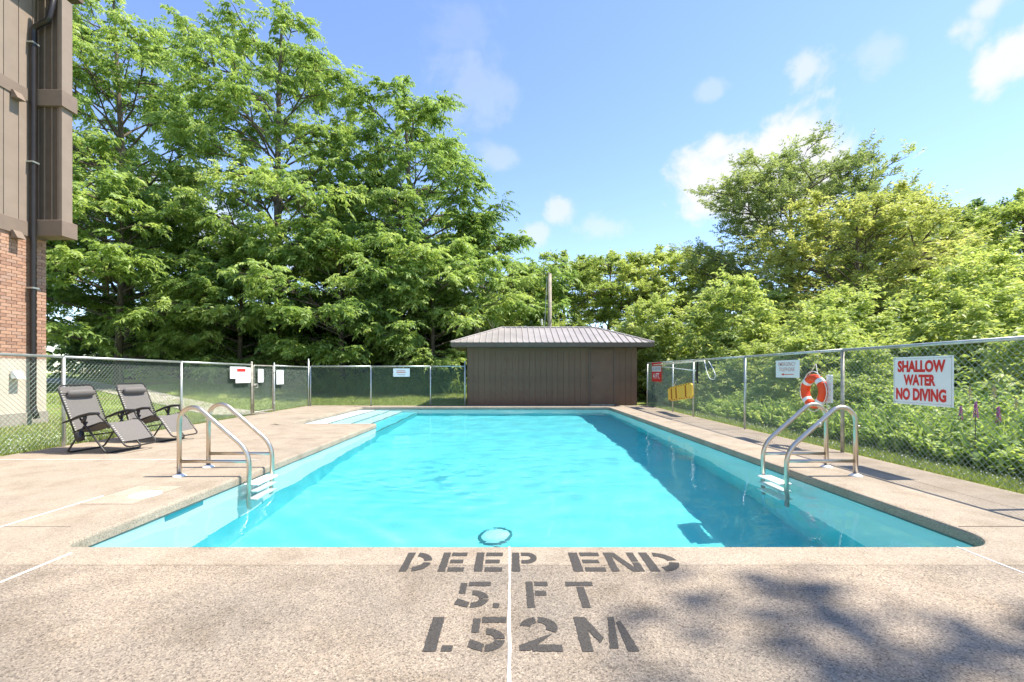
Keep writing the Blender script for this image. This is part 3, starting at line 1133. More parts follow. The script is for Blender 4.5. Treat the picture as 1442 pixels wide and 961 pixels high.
# ------------------------------------------------------------------ signs
def text_poly(body, bold=.0):
    cu = bpy.data.curves.new('txt', 'FONT')
    cu.body = body
    cu.size = 1.0
    cu.offset = bold
    cu.resolution_u = 3
    o = bpy.data.objects.new('txt', cu)
    COL.objects.link(o)
    dg = bpy.context.evaluated_depsgraph_get()
    me = bpy.data.meshes.new_from_object(o.evaluated_get(dg))
    v = np.array([w_.co[:] for w_ in me.vertices])
    f = [tuple(q.vertices) for q in me.polygons]
    bpy.data.objects.remove(o)
    bpy.data.curves.remove(cu)
    bpy.data.meshes.remove(me)
    v -= v.min(0)
    v = v / np.maximum(v.max(0), 1e-6)
    return v, f


class Board:
    """flat board in a vertical plane: u along the reading direction, w up"""

    def __init__(s, origin, udir, nrm):
        s.o, s.u, s.n = Vector(origin), Vector(udir).normalized(), Vector(nrm).normalized()

    def P(s, u, w, off):
        return s.o + s.u * u + Vector((0, 0, 1)) * w + s.n * off

    def slab(s, u0, u1, w0, w1, o0, o1):
        c = [(u0, w0), (u1, w0), (u1, w1), (u0, w1)]
        v = [s.P(a, b, o0) for a, b in c] + [s.P(a, b, o1) for a, b in c]
        return MB().add(v, [(0, 3, 2, 1), (4, 5, 6, 7), (0, 1, 5, 4), (1, 2, 6, 5), (2, 3, 7, 6), (3, 0, 4, 7)])

    def text(s, body, u0, u1, w0, w1, off, bold=.0):
        v, f = text_poly(body, bold)
        return MB().add([s.P(u0 + (u1 - u0) * a, w0 + (w1 - w0) * b, off) for a, b, _ in v], f)


SXF = FX - .035
# SHALLOW WATER NO DIVING
y0, y1, z0, z1 = 5.66, 4.90, .772, 1.338
b = Board((SXF, y0, z0), (0, -1, 0), (-1, 0, 0))
W_, H_ = y0 - y1, z1 - z0
t = thing('warning_sign', (SXF, (y0 + y1) / 2, z0), 'white sign with red SHALLOW WATER NO DIVING lettering on the fence', 'sign', 'signs on the fences')
b.slab(0, W_, 0, H_, -.004, .004).build('panel', M['sheetwhite'], t)
for (body, a0, a1, c0, c1) in (('SHALLOW', .08, .89, .675, .925), ('WATER', .19, .735, .40, .63), ('NO DIVING', .05, .90, .085, .345)):
    b.text(body, W_ * a0, W_ * a1, H_ * c0, H_ * c1, .0060, .05).build('lettering', M['red'], t)
mb = MB()
for (u0, u1, w0, w1) in ((.02, .98, .958, .963), (.02, .98, .037, .042), (.02, .023, .042, .958), (.977, .98, .042, .958)):
    q = b.slab(W_ * u0, W_ * u1, H_ * w0, H_ * w1, .0042, .0056)
    mb.add(q.v, q.f)
mb.build('border_line', M['greyprint'], t)
mb = MB()
for u in (.03, .97):
    for w_ in (.03, .97):
        mb.tube([b.P(W_ * u, H_ * w_, .002), b.P(W_ * u, H_ * w_, .009)], .008, 8)
mb.build('fixing', M['galv'], t)

# EMERGENCY TELEPHONE with arrow
y0, y1, z0, z1 = 8.16, 7.50, 1.065, 1.365
b = Board((SXF, y0, z0), (0, -1, 0), (-1, 0, 0))
W_, H_ = y0 - y1, z1 - z0
t = thing('telephone_sign', (SXF, (y0 + y1) / 2, z0), 'small white EMERGENCY TELEPHONE sign with red arrow on the fence', 'sign', 'signs on the fences')
b.slab(0, W_, 0, H_, -.003, .003).build('panel', M['sheetwhite'], t)
b.text('EMERGENCY', W_ * .12, W_ * .86, H_ * .66, H_ * .88, .0052, .004).build('lettering', M['pinkfaded'], t)
b.text('TELEPHONE', W_ * .14, W_ * .82, H_ * .36, H_ * .58, .0052, .004).build('lettering', M['pinkfaded'], t)
mb = MB()
q = b.slab(W_ * .34, W_ * .78, H_ * .165, H_ * .20, .0042, .0052)
mb.add(q.v, q.f)
mb.add([b.P(W_ * .24, H_ * .182, .0054), b.P(W_ * .36, H_ * .11, .0054), b.P(W_ * .36, H_ * .255, .0054)], [(0, 1, 2)])
mb.build('arrow', M['red'], t)

# red 4 FT. sign
y0, y1, z0, z1 = 15.25, 14.30, .86, 1.48
b = Board((SXF, y0, z0), (0, -1, 0), (-1, 0, 0))
W_, H_ = y0 - y1, z1 - z0
t = thing('depth_sign', (SXF, (y0 + y1) / 2, z0), 'red and white 4 FT. depth sign on the fence near the shed', 'sign', 'signs on the fences')
b.slab(0, W_, 0, H_, -.003, .003).build('panel', M['red'], t)
b.slab(W_ * .03, W_ * .95, H_ * .53, H_ * .80, .0035, .0055).build('white_band', M['sheetwhite'], t)
mb = MB()
for u in (.08, .16, .24, .36, .44, .52, .60, .70, .78, .86):
    q = b.slab(W_ * u, W_ * (u + .05), H_ * .57, H_ * .76, .0058, .0072)
    mb.add(q.v, q.f)
mb.build('print', M['greyprint'], t)
b.text('4 FT.', W_ * .14, W_ * .86, H_ * .15, H_ * .44, .0052, .02).build('lettering', M['sheetwhite'], t)

# notice on the far fence
b = Board((-4.0, 15.70, 1.01), (1, 0, 0), (0, -1, 0))
W_, H_ = .57, .285
t = thing('notice_sign', (-3.7, 15.70, 1.01), 'white notice with faded print on the far fence', 'sign', 'signs on the fences')
b.slab(0, W_, 0, H_, -.003, .003).build('panel', M['sheetwhite'], t)
mb = MB()
for (u0, u1, w0, w1) in ((.2, .74, .68, .78), (.2, .76, .44, .60)):
    q = b.slab(W_ * u0, W_ * u1, H_ * w0, H_ * w1, .0032, .0045)
    mb.add(q.v, q.f)
mb.build('print', M['pinkfaded'], t)
b.slab(W_ * .26, W_ * .72, H_ * .2, H_ * .27, .0032, .0045).build('underline', M['greyprint'], t)


# sheets beside the gate
def sheet(name, label, ya, yb, za, zb, red=False, off=0.0, tilt=0.0):
    x = LX + .03 + off
    t = thing(name, (x, (ya + yb) / 2, za), label, 'notice', 'paper notices by the gate')
    b = Board((x, ya, za), (0, 1, 0), (1, 0, 0))
    W_, H_ = yb - ya, zb - za
    b.slab(0, W_, 0, H_, -.002, .002).build('sheet', M['sheetwhite'], t)
    if red:
        b.slab(W_ * .08, W_ * .64, H_ * .72, H_ * .92, .0022, .0042).build('red_header', M['red'], t)
        mb_ = MB()
        for k in range(3):
            q = b.slab(W_ * .10, W_ * (.62 - .1 * (k % 2)), H_ * (.56 - .15 * k), H_ * (.60 - .15 * k), .0022, .0036)
            mb_.add(q.v, q.f)
        mb_.build('print', M['greyprint'], t)
    else:
        mb_ = MB()
        for k in range(5):
            q = b.slab(W_ * .14, W_ * (.84 - .12 * (k % 2)), H_ * (.78 - .14 * k), H_ * (.80 - .14 * k), .0022, .0036)
            mb_.add(q.v, q.f)
        mb_.build('print', M['greyprint'], t)
    return t


sheet('notice_sheet', 'blank white notice half hidden behind the one with a red header', 11.25, 11.95, 1.0, 1.30)
sheet('notice_sheet', 'white notice with a red header on the fence beside the gate', 11.47, 12.13, .885, 1.285, True, .008)
sheet('notice_sheet', 'narrow white notice hanging on the gate', 12.50, 12.78, .88, 1.25)
sheet('notice_sheet', 'white notice on the fence just past the gate', 13.50, 13.92, .80, 1.23)

# ------------------------------------------------------------------ rescue gear on the long fence
# life ring
rg = thing('life_ring', (FX - .09, 7.06, .86), 'orange life ring with white bands hanging on the fence', 'life ring')
mb = MB()
RO, RI = .205, .064
for seg in range(4):
    a0, a1 = seg * 90 + 45 + 8, seg * 90 + 135 - 8
    pts = [(0, RO * math.cos(R(a0 + (a1 - a0) * k / 12)), RO * math.sin(R(a0 + (a1 - a0) * k / 12))) for k in range(13)]
    mb.tube(pts, RI, 14)
mb.build('ring', M['orange'], rg, smooth=True, local=True)
for seg in range(4):
    a0, a1 = seg * 90 + 45 - 9, seg * 90 + 45 + 9
    pts = [(0, RO * math.cos(R(a0 + (a1 - a0) * k / 6)), RO * math.sin(R(a0 + (a1 - a0) * k / 6))) for k in range(7)]
    MB().tube(pts, RI + .003, 14).build('band', M['sheetwhite'], rg, smooth=True, local=True)
pts = []
for k in range(49):
    a = 2 * math.pi * k / 48
    r_ = RO + RI + .006 + .035 * abs(math.sin(2 * (a - R(45))))
    pts.append((-.02, r_ * math.cos(a), r_ * math.sin(a)))
MB().tube(pts, .007, 6).build('grab_rope', M['rope'], rg, smooth=True, local=True)
MB().tube([(-.01, .10, RO + .05), (.03, 0, .43), (-.01, -.10, RO + .05)], .006, 6).build('hanging_cord', M['rope'], rg, local=True)
# throw rope coil board behind the ring
t = thing('rope_board', (FX - .045, 6.78, .70), 'slim white board with coiled throw rope beside the life ring', 'rope board')
MB().box(-.012, .012, -.055, .055, .0, .42, .01).build('board', M['whiteplastic'], t, local=True)
pts = [(-.02 - .006 * math.sin(k * .7), .05 * math.cos(k * .9), .40 - .012 * k) for k in range(50)]
MB().tube(pts, .006, 5).build('rope', M['rope'], t, local=True)

# orange spine board
Y0, Y1 = 13.55, 11.78
Z0, Z1 = .50, .70
sb = thing('spine_board', (FX - .07, (Y0 + Y1) / 2, .60), 'orange-yellow rescue spine board strapped to the fence', 'spine board')
sb.rotation_euler = (-math.atan2(Z1 - Z0, Y0 - Y1), 0, 0)
hl, hh = .90, .205
poly = [(-hl, -hh * .62), (-hl + .12, -hh), (hl - .25, -hh), (hl, -hh * .78), (hl, hh * .78), (hl - .25, hh), (-hl + .12, hh), (-hl, hh * .62)]
mb = MB()
n = len(poly)
mb.v = [(.022, y, z) for y, z in poly] + [(-.016, y, z) for y, z in poly] + [(-.024, y * .975, z * .92) for y, z in poly]
mb.f = [tuple(range(n))] + [tuple(reversed(range(2 * n, 3 * n)))]
for k in range(2):
    for i in range(n):
        j = (i + 1) % n
        mb.f.append((k * n + j, k * n + i, (k + 1) * n + i, (k + 1) * n + j))
mb.build('board', M['yellow'], sb, local=True)
for yy in (.58, .22, -.48):
    MB().box(-.0285, -.0235, yy - .045, yy + .045, -.155, .155).build('slot', M['yellowdark'], sb, local=True)
mb = MB()
for k in range(9):
    for s in (-1, 1):
        yy = -.72 + .18 * k
        mb.box(-.0275, -.0235, yy - .035, yy + .035, s * .178 - .014, s * .178 + .014)
mb.build('hand_hold', M['yellowdark'], sb, local=True)
MB().tube([(-.02, .40, .20), (.03, .22, .40)], .006, 5).build('cord', M['rope'], sb, local=True)

# rescue pole with body hook
t = thing('rescue_pole', (FX - .075, 13.0, 1.42), 'long pale rescue pole with a hook loop along the fence top', 'rescue pole')
MB().tube([(FX - .075, 14.95, 1.40), (FX - .075, 11.05, 1.435)], .018, 8).build('pole', M['alu'], t, smooth=True)
hook = smooth_path([(FX - .075, 11.05, 1.435), (FX - .09, 10.92, 1.20), (FX - .10, 10.72, 1.0), (FX - .11, 10.45, .985), (FX - .11, 10.38, 1.10), (FX - .10, 10.60, 1.30), (FX - .09, 10.80, 1.42)], .12, 6)
MB().tube(hook, .009, 6).build('hook', M['whiteplastic'], t, smooth=True)
t = thing('skimmer_pole', (FX - .05, 13.0, 1.28), 'thin white pole hung below the rescue pole', 'pole')
MB().tube([(FX - .06, 14.2, 1.335), (FX - .06, 11.5, 1.195)], .011, 8).build('shaft', M['whiteplastic'], t, smooth=True)
MB().tube([(FX - .06, 11.5, 1.195), (FX - .06, 11.42, 1.19)], .015, 8).build('grip', M['black'], t, smooth=True)
t = thing('black_strap', (FX - .06, 11.40, .88), 'curved black strap hanging from the fence above the spine board', 'strap')
mb = MB()
sp = [(0, .54), (.015, .44), (.035, .32), (.035, .2), (.02, .1), (-.02, 0)]
for (yy, zz) in sp:
    for dx_, dy_ in ((-.05, -.035), (-.05, .035), (-.03, .035), (-.03, -.035)):
        mb.v.append((dx_, yy + dy_, zz))
for i in range(len(sp) - 1):
    for k in range(4):
        mb.f.append((i * 4 + k, i * 4 + (k + 1) % 4, (i + 1) * 4 + (k + 1) % 4, (i + 1) * 4 + k))
mb.build('webbing', M['black'], t, local=True)
MB().tube([(-.04, 0, .53), (.05, 0, .57)], .012, 8).build('clip', M['galv'], t, local=True)

# ------------------------------------------------------------------ pump shed
M['shedwood'] = plain('brown_stained_siding', (.165, .100, .062), .8, var=.15, scale=1.6, bmp=.25, objvar=.05)
M['sheddoor'] = plain('brown_stained_door', (.155, .094, .059), .75, var=.15, scale=2.0, bmp=.2)
M['fascia'] = plain('brown_fascia', (.13, .092, .066), .6)
M['roofmetal'] = plain('taupe_ribbed_metal', (.37, .335, .305), .45, .3, var=.16, scale=1.3)
shed = thing('pump_shed', (1.5, 16.05, 0), 'dark brown timber shed with a taupe ribbed metal hip roof', 'shed')
WX0, WX1, WY0, WY1, WH = -1.47, 4.50, 16.05, 18.65, 2.12
MB().box(WX0 + .02, WX1 - .02, WY0 + .02, WY1 - .02, 0, WH).build('wall_core', M['shedwood'], shed)
dx0, dx1 = 2.85, 3.69
base = None
npl = 30
pw = (WX1 - WX0) / npl
for i in range(npl):
    x = WX0 + pw * i
    xc = x + pw / 2
    top, bot = WH, 0.0
    if dx0 - .06 < xc < dx1 + .06:
        bot = 1.98
    me_key = (bot > 0)
    if base is None or base[0] != me_key:
        mbp = MB()
        e = pw / 2 - .004
        mbp.add([(-e, .02, bot), (e, .02, bot), (e, .02, top), (-e, .02, top), (-e, 0, bot), (e, 0, bot), (e, 0, top), (-e, 0, top)], [(4, 5, 6, 7), (0, 4, 7, 3), (5, 1, 2, 6), (3, 7, 6, 2)])
        o = mbp.build('plank', M['shedwood'], shed, local=True)
        base = (me_key, o.data)
    else:
        o = link(bpy.data.objects.new('plank', base[1]), shed)
    o.location = (xc - 1.5, WY0 - .004 + (rnd.random() - .5) * .003 - 16.05, 0)
for (xx, side) in ((WX0, -1), (WX1, 1)):
    for k in range(13):
        y = WY0 + .02 + k * .2
        MB().box(min(xx, xx + side * .02), max(xx, xx + side * .02), y + .008, y + .19, 0, WH).build('plank', M['shedwood'], shed)
door = MB().box(dx0 + .02, dx1 - .02, WY0 - .006, WY0 + .022, .04, 1.96, .004).build('door', M['sheddoor'], shed)
mb = MB()
mb.box(dx0 - .035, dx0 + .012, WY0 - .020, WY0 + .02, 0, 2.0)
mb.box(dx1 - .012, dx1 + .035, WY0 - .020, WY0 + .02, 0, 2.0)
mb.box(dx0 + .012, dx1 - .012, WY0 - .019, WY0 + .02, 1.968, 2.0)
mb.build('door_frame', M['fascia'], shed)
MB().tube([(dx0 + .09, WY0 - .004, .98), (dx0 + .09, WY0 - .05, .98)], .02, 8).build('door_handle', M['black'], door)
MB().box(dx0, dx1, WY0 - .06, WY0 - .006, -.0, .03).build('threshold', M['galv_old'], shed)
# hip roof
OX0, OX1, OY0, OY1 = -2.0, 4.98, 15.6, 19.1
EZ, RZ, RYc = 2.19, 2.86, 17.35
RX0, RX1 = -.27, 3.28
roof = MB()
roof.add([(OX0, OY0, EZ), (OX1, OY0, EZ), (OX1, OY1, EZ), (OX0, OY1, EZ), (RX0, RYc, RZ), (RX1, RYc, RZ)], [(0, 1, 5, 4), (1, 2, 5), (2, 3, 4, 5), (3, 0, 4)])
ro = roof.build('roof', M['roofmetal'], shed)
mb = MB()
mb.box(OX0 + .004, OX1 - .004, OY0 + .004, OY0 + .03, EZ - .15, EZ - .004)
mb.box(OX0 + .004, OX1 - .004, OY1 - .03, OY1 - .004, EZ - .15, EZ - .004)
mb.box(OX0 + .004, OX0 + .03, OY0 + .03, OY1 - .03, EZ - .15, EZ - .004)
mb.box(OX1 - .03, OX1 - .004, OY0 + .03, OY1 - .03, EZ - .15, EZ - .004)
mb.build('fascia', M['fascia'], shed)
MB().box(OX0 + .03, OX1 - .03, OY0 + .03, OY1 - .03, EZ - .145, EZ - .12).build('soffit', M['fascia'], shed)


def rib(a, b):
    a, b = Vector(a), Vector(b)
    d = (b - a).normalized()
    s = d.cross(Vector((0, 0, 1))).normalized()
    up = s.cross(d)
    v = []
    for q in (a, b):
        v += [q - s * .03, q - s * .012 + up * .026, q + s * .012 + up * .026, q + s * .03]
    return MB().add(v, [(0, 1, 5, 4), (1, 2, 6, 5), (2, 3, 7, 6), (0, 3, 2, 1)])


k = 0
x = OX0 + .13
while x < OX1 - .1:
    # the rib runs up the front slope until it meets a hip or the ridge
    t_ = min(1.0, (x - OX0) / (RX0 - OX0), (OX1 - x) / (OX1 - RX1))
    rib((x, OY0 - .015, EZ - .004), (x, OY0 + (RYc - OY0) * t_, EZ + (RZ - EZ) * t_)).build('rib', M['roofmetal'], ro)
    x += .215
for side in (0, 1):
    y = OY0 + .15
    while y < OY1 - .1:
        t_ = min(1.0, (y - OY0) / (RYc - OY0), (OY1 - y) / (OY1 - RYc))
        xe, xr = (OX0, RX0) if side == 0 else (OX1, RX1)
        rib((xe, y, EZ), (xe + (xr - xe) * t_, y, EZ + (RZ - EZ) * t_)).build('rib', M['roofmetal'], ro)
        y += .215
mb = MB()
for a, b_ in (((OX0, OY0, EZ), (RX0, RYc, RZ)), ((OX1, OY0, EZ), (RX1, RYc, RZ)), ((RX0, RYc, RZ), (RX1, RYc, RZ)), ((OX0, OY1, EZ), (RX0, RYc, RZ)), ((OX1, OY1, EZ), (RX1, RYc, RZ))):
    mb.tube([Vector(a) + Vector((0, 0, .012)), Vector(b_) + Vector((0, 0, .012))], .035, 6)
mb.build('ridge_cap', M['roofmetal'], ro)

# utility pole behind the shed
up_ = thing('utility_pole', (2.05, 23.0, 0), 'weathered wooden utility pole rising behind the shed', 'utility pole')
MB().tube([(2.05, 23, 0), (2.05, 23, 3), (2.05, 23, 6.15)], [.125, .11, .09], 12).build('shaft', M['woodpole'], up_, smooth=True)
MB().tube([(2.05 - .14, 22.95, 6.0), (1.75, 22.6, 3.2), (1.55, 22.4, .3)], .012, 6).build('guy_wire', M['galv'], up_)
MB().tube([(1.62, 22.5, 3.5), (1.60, 22.48, 3.8)], .05, 8).build('insulator', M['whiteplastic'], up_)

# ------------------------------------------------------------------ building at the left edge
BX = -10.9
BY1 = 10.72
bl = thing('apartment_building', (BX, BY1, 0), 'brown-sided brick building with a dark downpipe at its corner', 'building')
M['siding'] = plain('tan_brown_siding', (.27, .21, .165), .7, var=.07, scale=3, objvar=.05)
M['sidingdark'] = plain('brown_fin_siding', (.105, .078, .058), .75, var=.12, scale=5)
M['trim'] = plain('brown_trim', (.21, .158, .122), .65, var=.08, scale=4)
M['stucco'] = plain('parged_concrete', (.55, .48, .39), .9, var=.08, scale=3, bmp=.3)
M['parge'] = plain('grey_foundation', (.30, .27, .23), .9, var=.15, scale=5)
M['mortar'] = plain('mortar', (.50, .43, .36), .95, var=.1, scale=30)
M['pipe'] = plain('dark_downpipe', (.035, .030, .028), .35, .3, var=.1)


def brickmat():
    m, nt, p = newmat('orange_brick')
    oi = nt.nodes.new('ShaderNodeObjectInfo')
    c = ramp(nt, oi.outputs['Random'], [(0, (.30, .17, .12)), (.3, (.40, .225, .15)), (.7, (.47, .28, .19)), (1, (.38, .24, .18))])
    f = ramp(nt, noise(nt, 35, 4), [(.3, (.8, .8, .8)), (.7, (1.15, 1.15, 1.15))])
    nt.links.new(mixc(nt, 1.0, c, f, 'MULTIPLY'), p.inputs['Base Color'])
    p.inputs['Roughness'].default_value = .9
    return m


M['brick'] = brickmat()
m, nt, p = newmat('far_brickwork')
tc = nt.nodes.new('ShaderNodeTexCoord')
mp = nd(nt, 'ShaderNodeMapping')
mp.inputs['Rotation'].default_value = (0, R(90), R(90))
bt = nd(nt, 'ShaderNodeTexBrick', Scale=1.0)
bt.inputs['Color1'].default_value = (.42, .19, .11, 1)
bt.inputs['Color2'].default_value = (.50, .26, .15, 1)
bt.inputs['Mortar'].default_value = (.5, .43, .36, 1)
bt.inputs['Brick Width'].default_value = .215
bt.inputs['Row Height'].default_value = .075
bt.inputs['Mortar Size'].default_value = .006
nt.links.new(tc.outputs['Object'], mp.inputs[0])
nt.links.new(mp.outputs[0], bt.inputs['Vector'])
nt.links.new(bt.outputs[0], p.inputs['Base Color'])
p.inputs['Roughness'].default_value = .9
M['brickfar'] = m
BZ0, BZ1 = 1.46, 4.26      # brickwork
BTOP = 9.8
D_ = 12.0
# cores (recessed behind the facing)
MB().box(BX - D_, BX - .02, -6, BY1 - .02, BZ0, BZ1).build('wall_core', M['mortar'], bl)
MB().box(BX - D_, BX - .012, -6, 8.6, BZ0 + .002, BZ1 - .002).build('brick_facing', M['brickfar'], bl)
MB().box(BX - D_, BX, -6, BY1, .25, BZ0).build('base_wall', M['stucco'], bl)
MB().box(BX - D_, BX + .03, -6, BY1 + .02, -.3, .25).build('foundation', M['parge'], bl)
MB().box(BX - D_, BX - .01, -6, BY1 - .01, BZ1, BTOP).build('upper_core', M['sidingdark'], bl)
bm_full = MB().box(-.014, .0, .005, .210, .005, .070)
bm_half = MB().box(-.014, .0, .005, .1025, .005, .070)
ob1 = ob2 = None
rows = int((BZ1 - BZ0) / .075)
for r_ in range(rows):
    y = BY1
    first = (r_ % 2 == 1)
    while y > 8.75:
        L_ = .1075 if first else .215
        y -= L_
        if first:
            if ob2 is None:
                ob2 = bm_half.build('brick', M['brick'], bl, local=True)
                o = ob2
            else:
                o = link(bpy.data.objects.new('brick', ob2.data), bl)
        else:
            if ob1 is None:
                ob1 = bm_full.build('brick', M['brick'], bl, local=True)
                o = ob1
            else:
                o = link(bpy.data.objects.new('brick', ob1.data), bl)
        o.location = ((rnd.random() - .5) * .003, y - BY1, BZ0 + r_ * .075)
        first = False
# upper siding boards, two storeys with belt boards
for (za, zb) in ((BZ1 + .30, 7.28), (7.56, BTOP)):
    y = BY1 - .02
    while y > 6.0:
        MB().box(BX - .012, BX + .012, y - .292, y - .006, za, zb).build('siding_board', M['siding'], bl)
        y -= .30
for (za, zb) in ((BZ1 - .03, BZ1 + .30), (7.28, 7.56)):
    MB().box(BX - .012, BX + .035, -6, BY1 - .004, za, zb, .006).build('belt_board', M['trim'], bl)
MB().box(BX - .011, BX + .010, -6, 5.98, BZ1 + .3, BTOP).build('siding_field', M['siding'], bl)
# projecting fin wall with battens
fy0, fy1, fx1 = 10.46, 10.68, -10.28
fin = MB().box(BX + .012, fx1, fy0, fy1, BZ1 + .36, BTOP).build('fin_wall', M['sidingdark'], bl)
for xb in (BX + .09, BX + .24, BX + .41, BX + .55):
    MB().box(xb - .012, xb + .012, fy0 - .022, fy0 - .0005, BZ1 + .37, BTOP - .01).build('batten', M['trim'], fin)
MB().box(fx1 - .05, fx1 + .016, fy0 - .016, fy1 + .016, BZ1 + .34, BTOP - .005).build('corner_board', M['siding'], fin)
for (za, zb) in ((BZ1 + .02, BZ1 + .38), (7.25, 7.62)):
    MB().box(BX + .036, fx1 + .075, fy0 - .075, fy1 + .08, za, zb, .008).build('fin_trim', M['trim'], bl)
# downpipe
pp = MB()
py_ = 10.33
pp.tube(smooth_path([(BX + .62, py_ + .05, BTOP + .4), (BX + .45, py_, 9.15), (BX + .10, py_, 8.98), (BX + .095, py_, .35), (BX + .20, py_ - .02, .12)], .10, 5), .058, 10)
dp = pp.build('downpipe', M['pipe'], bl, smooth=True)
for z in (3.05, 5.9, 8.6):
    MB().box(BX + .01, BX + .165, py_ - .075, py_ + .075, z, z + .035).build('bracket', M['galv'], dp)
# hooded vents
for z in (4.10, 7.16, 1.02):
    mb = MB()
    v = [(BX + .0, 9.92, z), (BX + .0, 10.10, z), (BX + .0, 10.10, z + .17), (BX + .0, 9.92, z + .17), (BX + .15, 9.92, z), (BX + .15, 10.10, z), (BX + .05, 10.10, z + .17), (BX + .05, 9.92, z + .17)]
    mb.add([(a + .036, b_, c_) for a, b_, c_ in v], [(4, 5, 6, 7), (7, 6, 2, 3), (0, 4, 7, 3), (5, 1, 2, 6), (0, 1, 5, 4)])
    mb.build('vent_hood', M['trim'] if z > 2 else M['sheetwhite'], bl)
# flat roof
MB().box(BX - D_, BX + .5, -6, BY1 + .4, BTOP + .35, BTOP + .6).build('roof', M['fascia'], bl)
MB().box(BX - D_, BX - .01, -6, BY1 - .01, BTOP, BTOP + .35).build('frieze', M['sidingdark'], bl)


# ------------------------------------------------------------------ vegetation
def leaf_mesh(name, V, tint, mat):
    """V: (n,4,3) leaf corners"""
    n = len(V)
    me = bpy.data.meshes.new(name)
    me.vertices.add(n * 4)
    me.vertices.foreach_set('co', V.reshape(-1).astype(np.float32))
    me.loops.add(n * 4)
    me.loops.foreach_set('vertex_index', np.arange(n * 4, dtype=np.int32))
    me.polygons.add(n)
    me.polygons.foreach_set('loop_start', np.arange(0, n * 4, 4, dtype=np.int32))
    at = me.attributes.new('tint', 'FLOAT', 'FACE')
    at.data.foreach_set('value', np.clip(tint, 0, 1).astype(np.float32))
    me.materials.append(mat)
    me.update(calc_edges=True)
    return me


UP = np.array([0, 0, 1.0])


def twig_leaves(rg_, P0, D, L, tw_tint, n, ll, lw, droop=.35, spread=.8, flat=.55):
    """leaves set alternately along drooping twigs; returns corners and tints"""
    T = len(P0)
    t = (np.arange(n)[None, :] + rg_.random((T, n))) / n
    t = .12 + .88 * t
    Ld = L[:, None, None]
    pos = P0[:, None, :] + D[:, None, :] * Ld * t[..., None] + np.array([0, 0, -1.0]) * (droop * Ld * (t ** 2)[..., None])
    lat = norm(np.cross(D, UP + rg_.normal(0, .15, D.shape)))
    side = np.where((np.arange(n) % 2) == 0, 1.0, -1.0)[None, :, None]
    tang = norm(D[:, None, :] + np.array([0, 0, -1.0]) * (2 * droop * t)[..., None])
    ld = norm(tang * .65 + lat[:, None, :] * side * spread + np.array([0, 0, -.22]) + rg_.normal(0, .28, pos.shape))
    nr = norm(UP[None, None, :] + rg_.normal(0, flat, pos.shape))
    wv = norm(np.cross(ld, nr))
    nn = norm(np.cross(wv, ld))
    s = (ll * rg_.uniform(.65, 1.25, (T, n)))[..., None]
    w = (lw * rg_.uniform(.75, 1.25, (T, n)))[..., None] * .5
    mid = pos + ld * s * .48 + nn * s * .06
    V = np.stack([pos, mid + wv * w, pos + ld * s - np.array([0, 0, 1.0]) * s * .12, mid - wv * w], axis=2)
    tint = tw_tint[:, None] + rg_.normal(0, .13, (T, n))
    return V.reshape(-1, 4, 3), tint.reshape(-1)


def pads_to_leaves(rg_, C, OUT, RAD, pt, ntw, n, ll, lw, droop, updir=.25, flat=.55):
    """every foliage pad: twigs radiating from its inner point"""
    K = len(C)
    az = rg_.normal(0, .95, (K, ntw))
    az[:, ::4] = rg_.uniform(-math.pi, math.pi, az[:, ::4].shape)
    base = np.arctan2(OUT[:, 1], OUT[:, 0])[:, None] + az
    el = updir + rg_.normal(0, .28, (K, ntw)) + OUT[:, 2:3] * .5
    D = np.stack([np.cos(base) * np.cos(el), np.sin(base) * np.cos(el), np.sin(el)], -1)
    L = RAD[:, None] * rg_.uniform(.55, 1.15, (K, ntw))
    P0 = C[:, None, :] + rg_.normal(0, .12, (K, ntw, 3)) * RAD[:, None, None]
    tt = pt[:, None] + rg_.normal(0, .10, (K, ntw))
    return twig_leaves(rg_, P0.reshape(-1, 3), D.reshape(-1, 3), L.reshape(-1), tt.reshape(-1), n, ll, lw, droop, flat=flat)


def branch(mb_, pts, r0, r1, sides=6):
    n = len(pts)
    mb_.tube(pts, [r0 + (r1 - r0) * i / (n - 1) for i in range(n)], sides, caps=False)


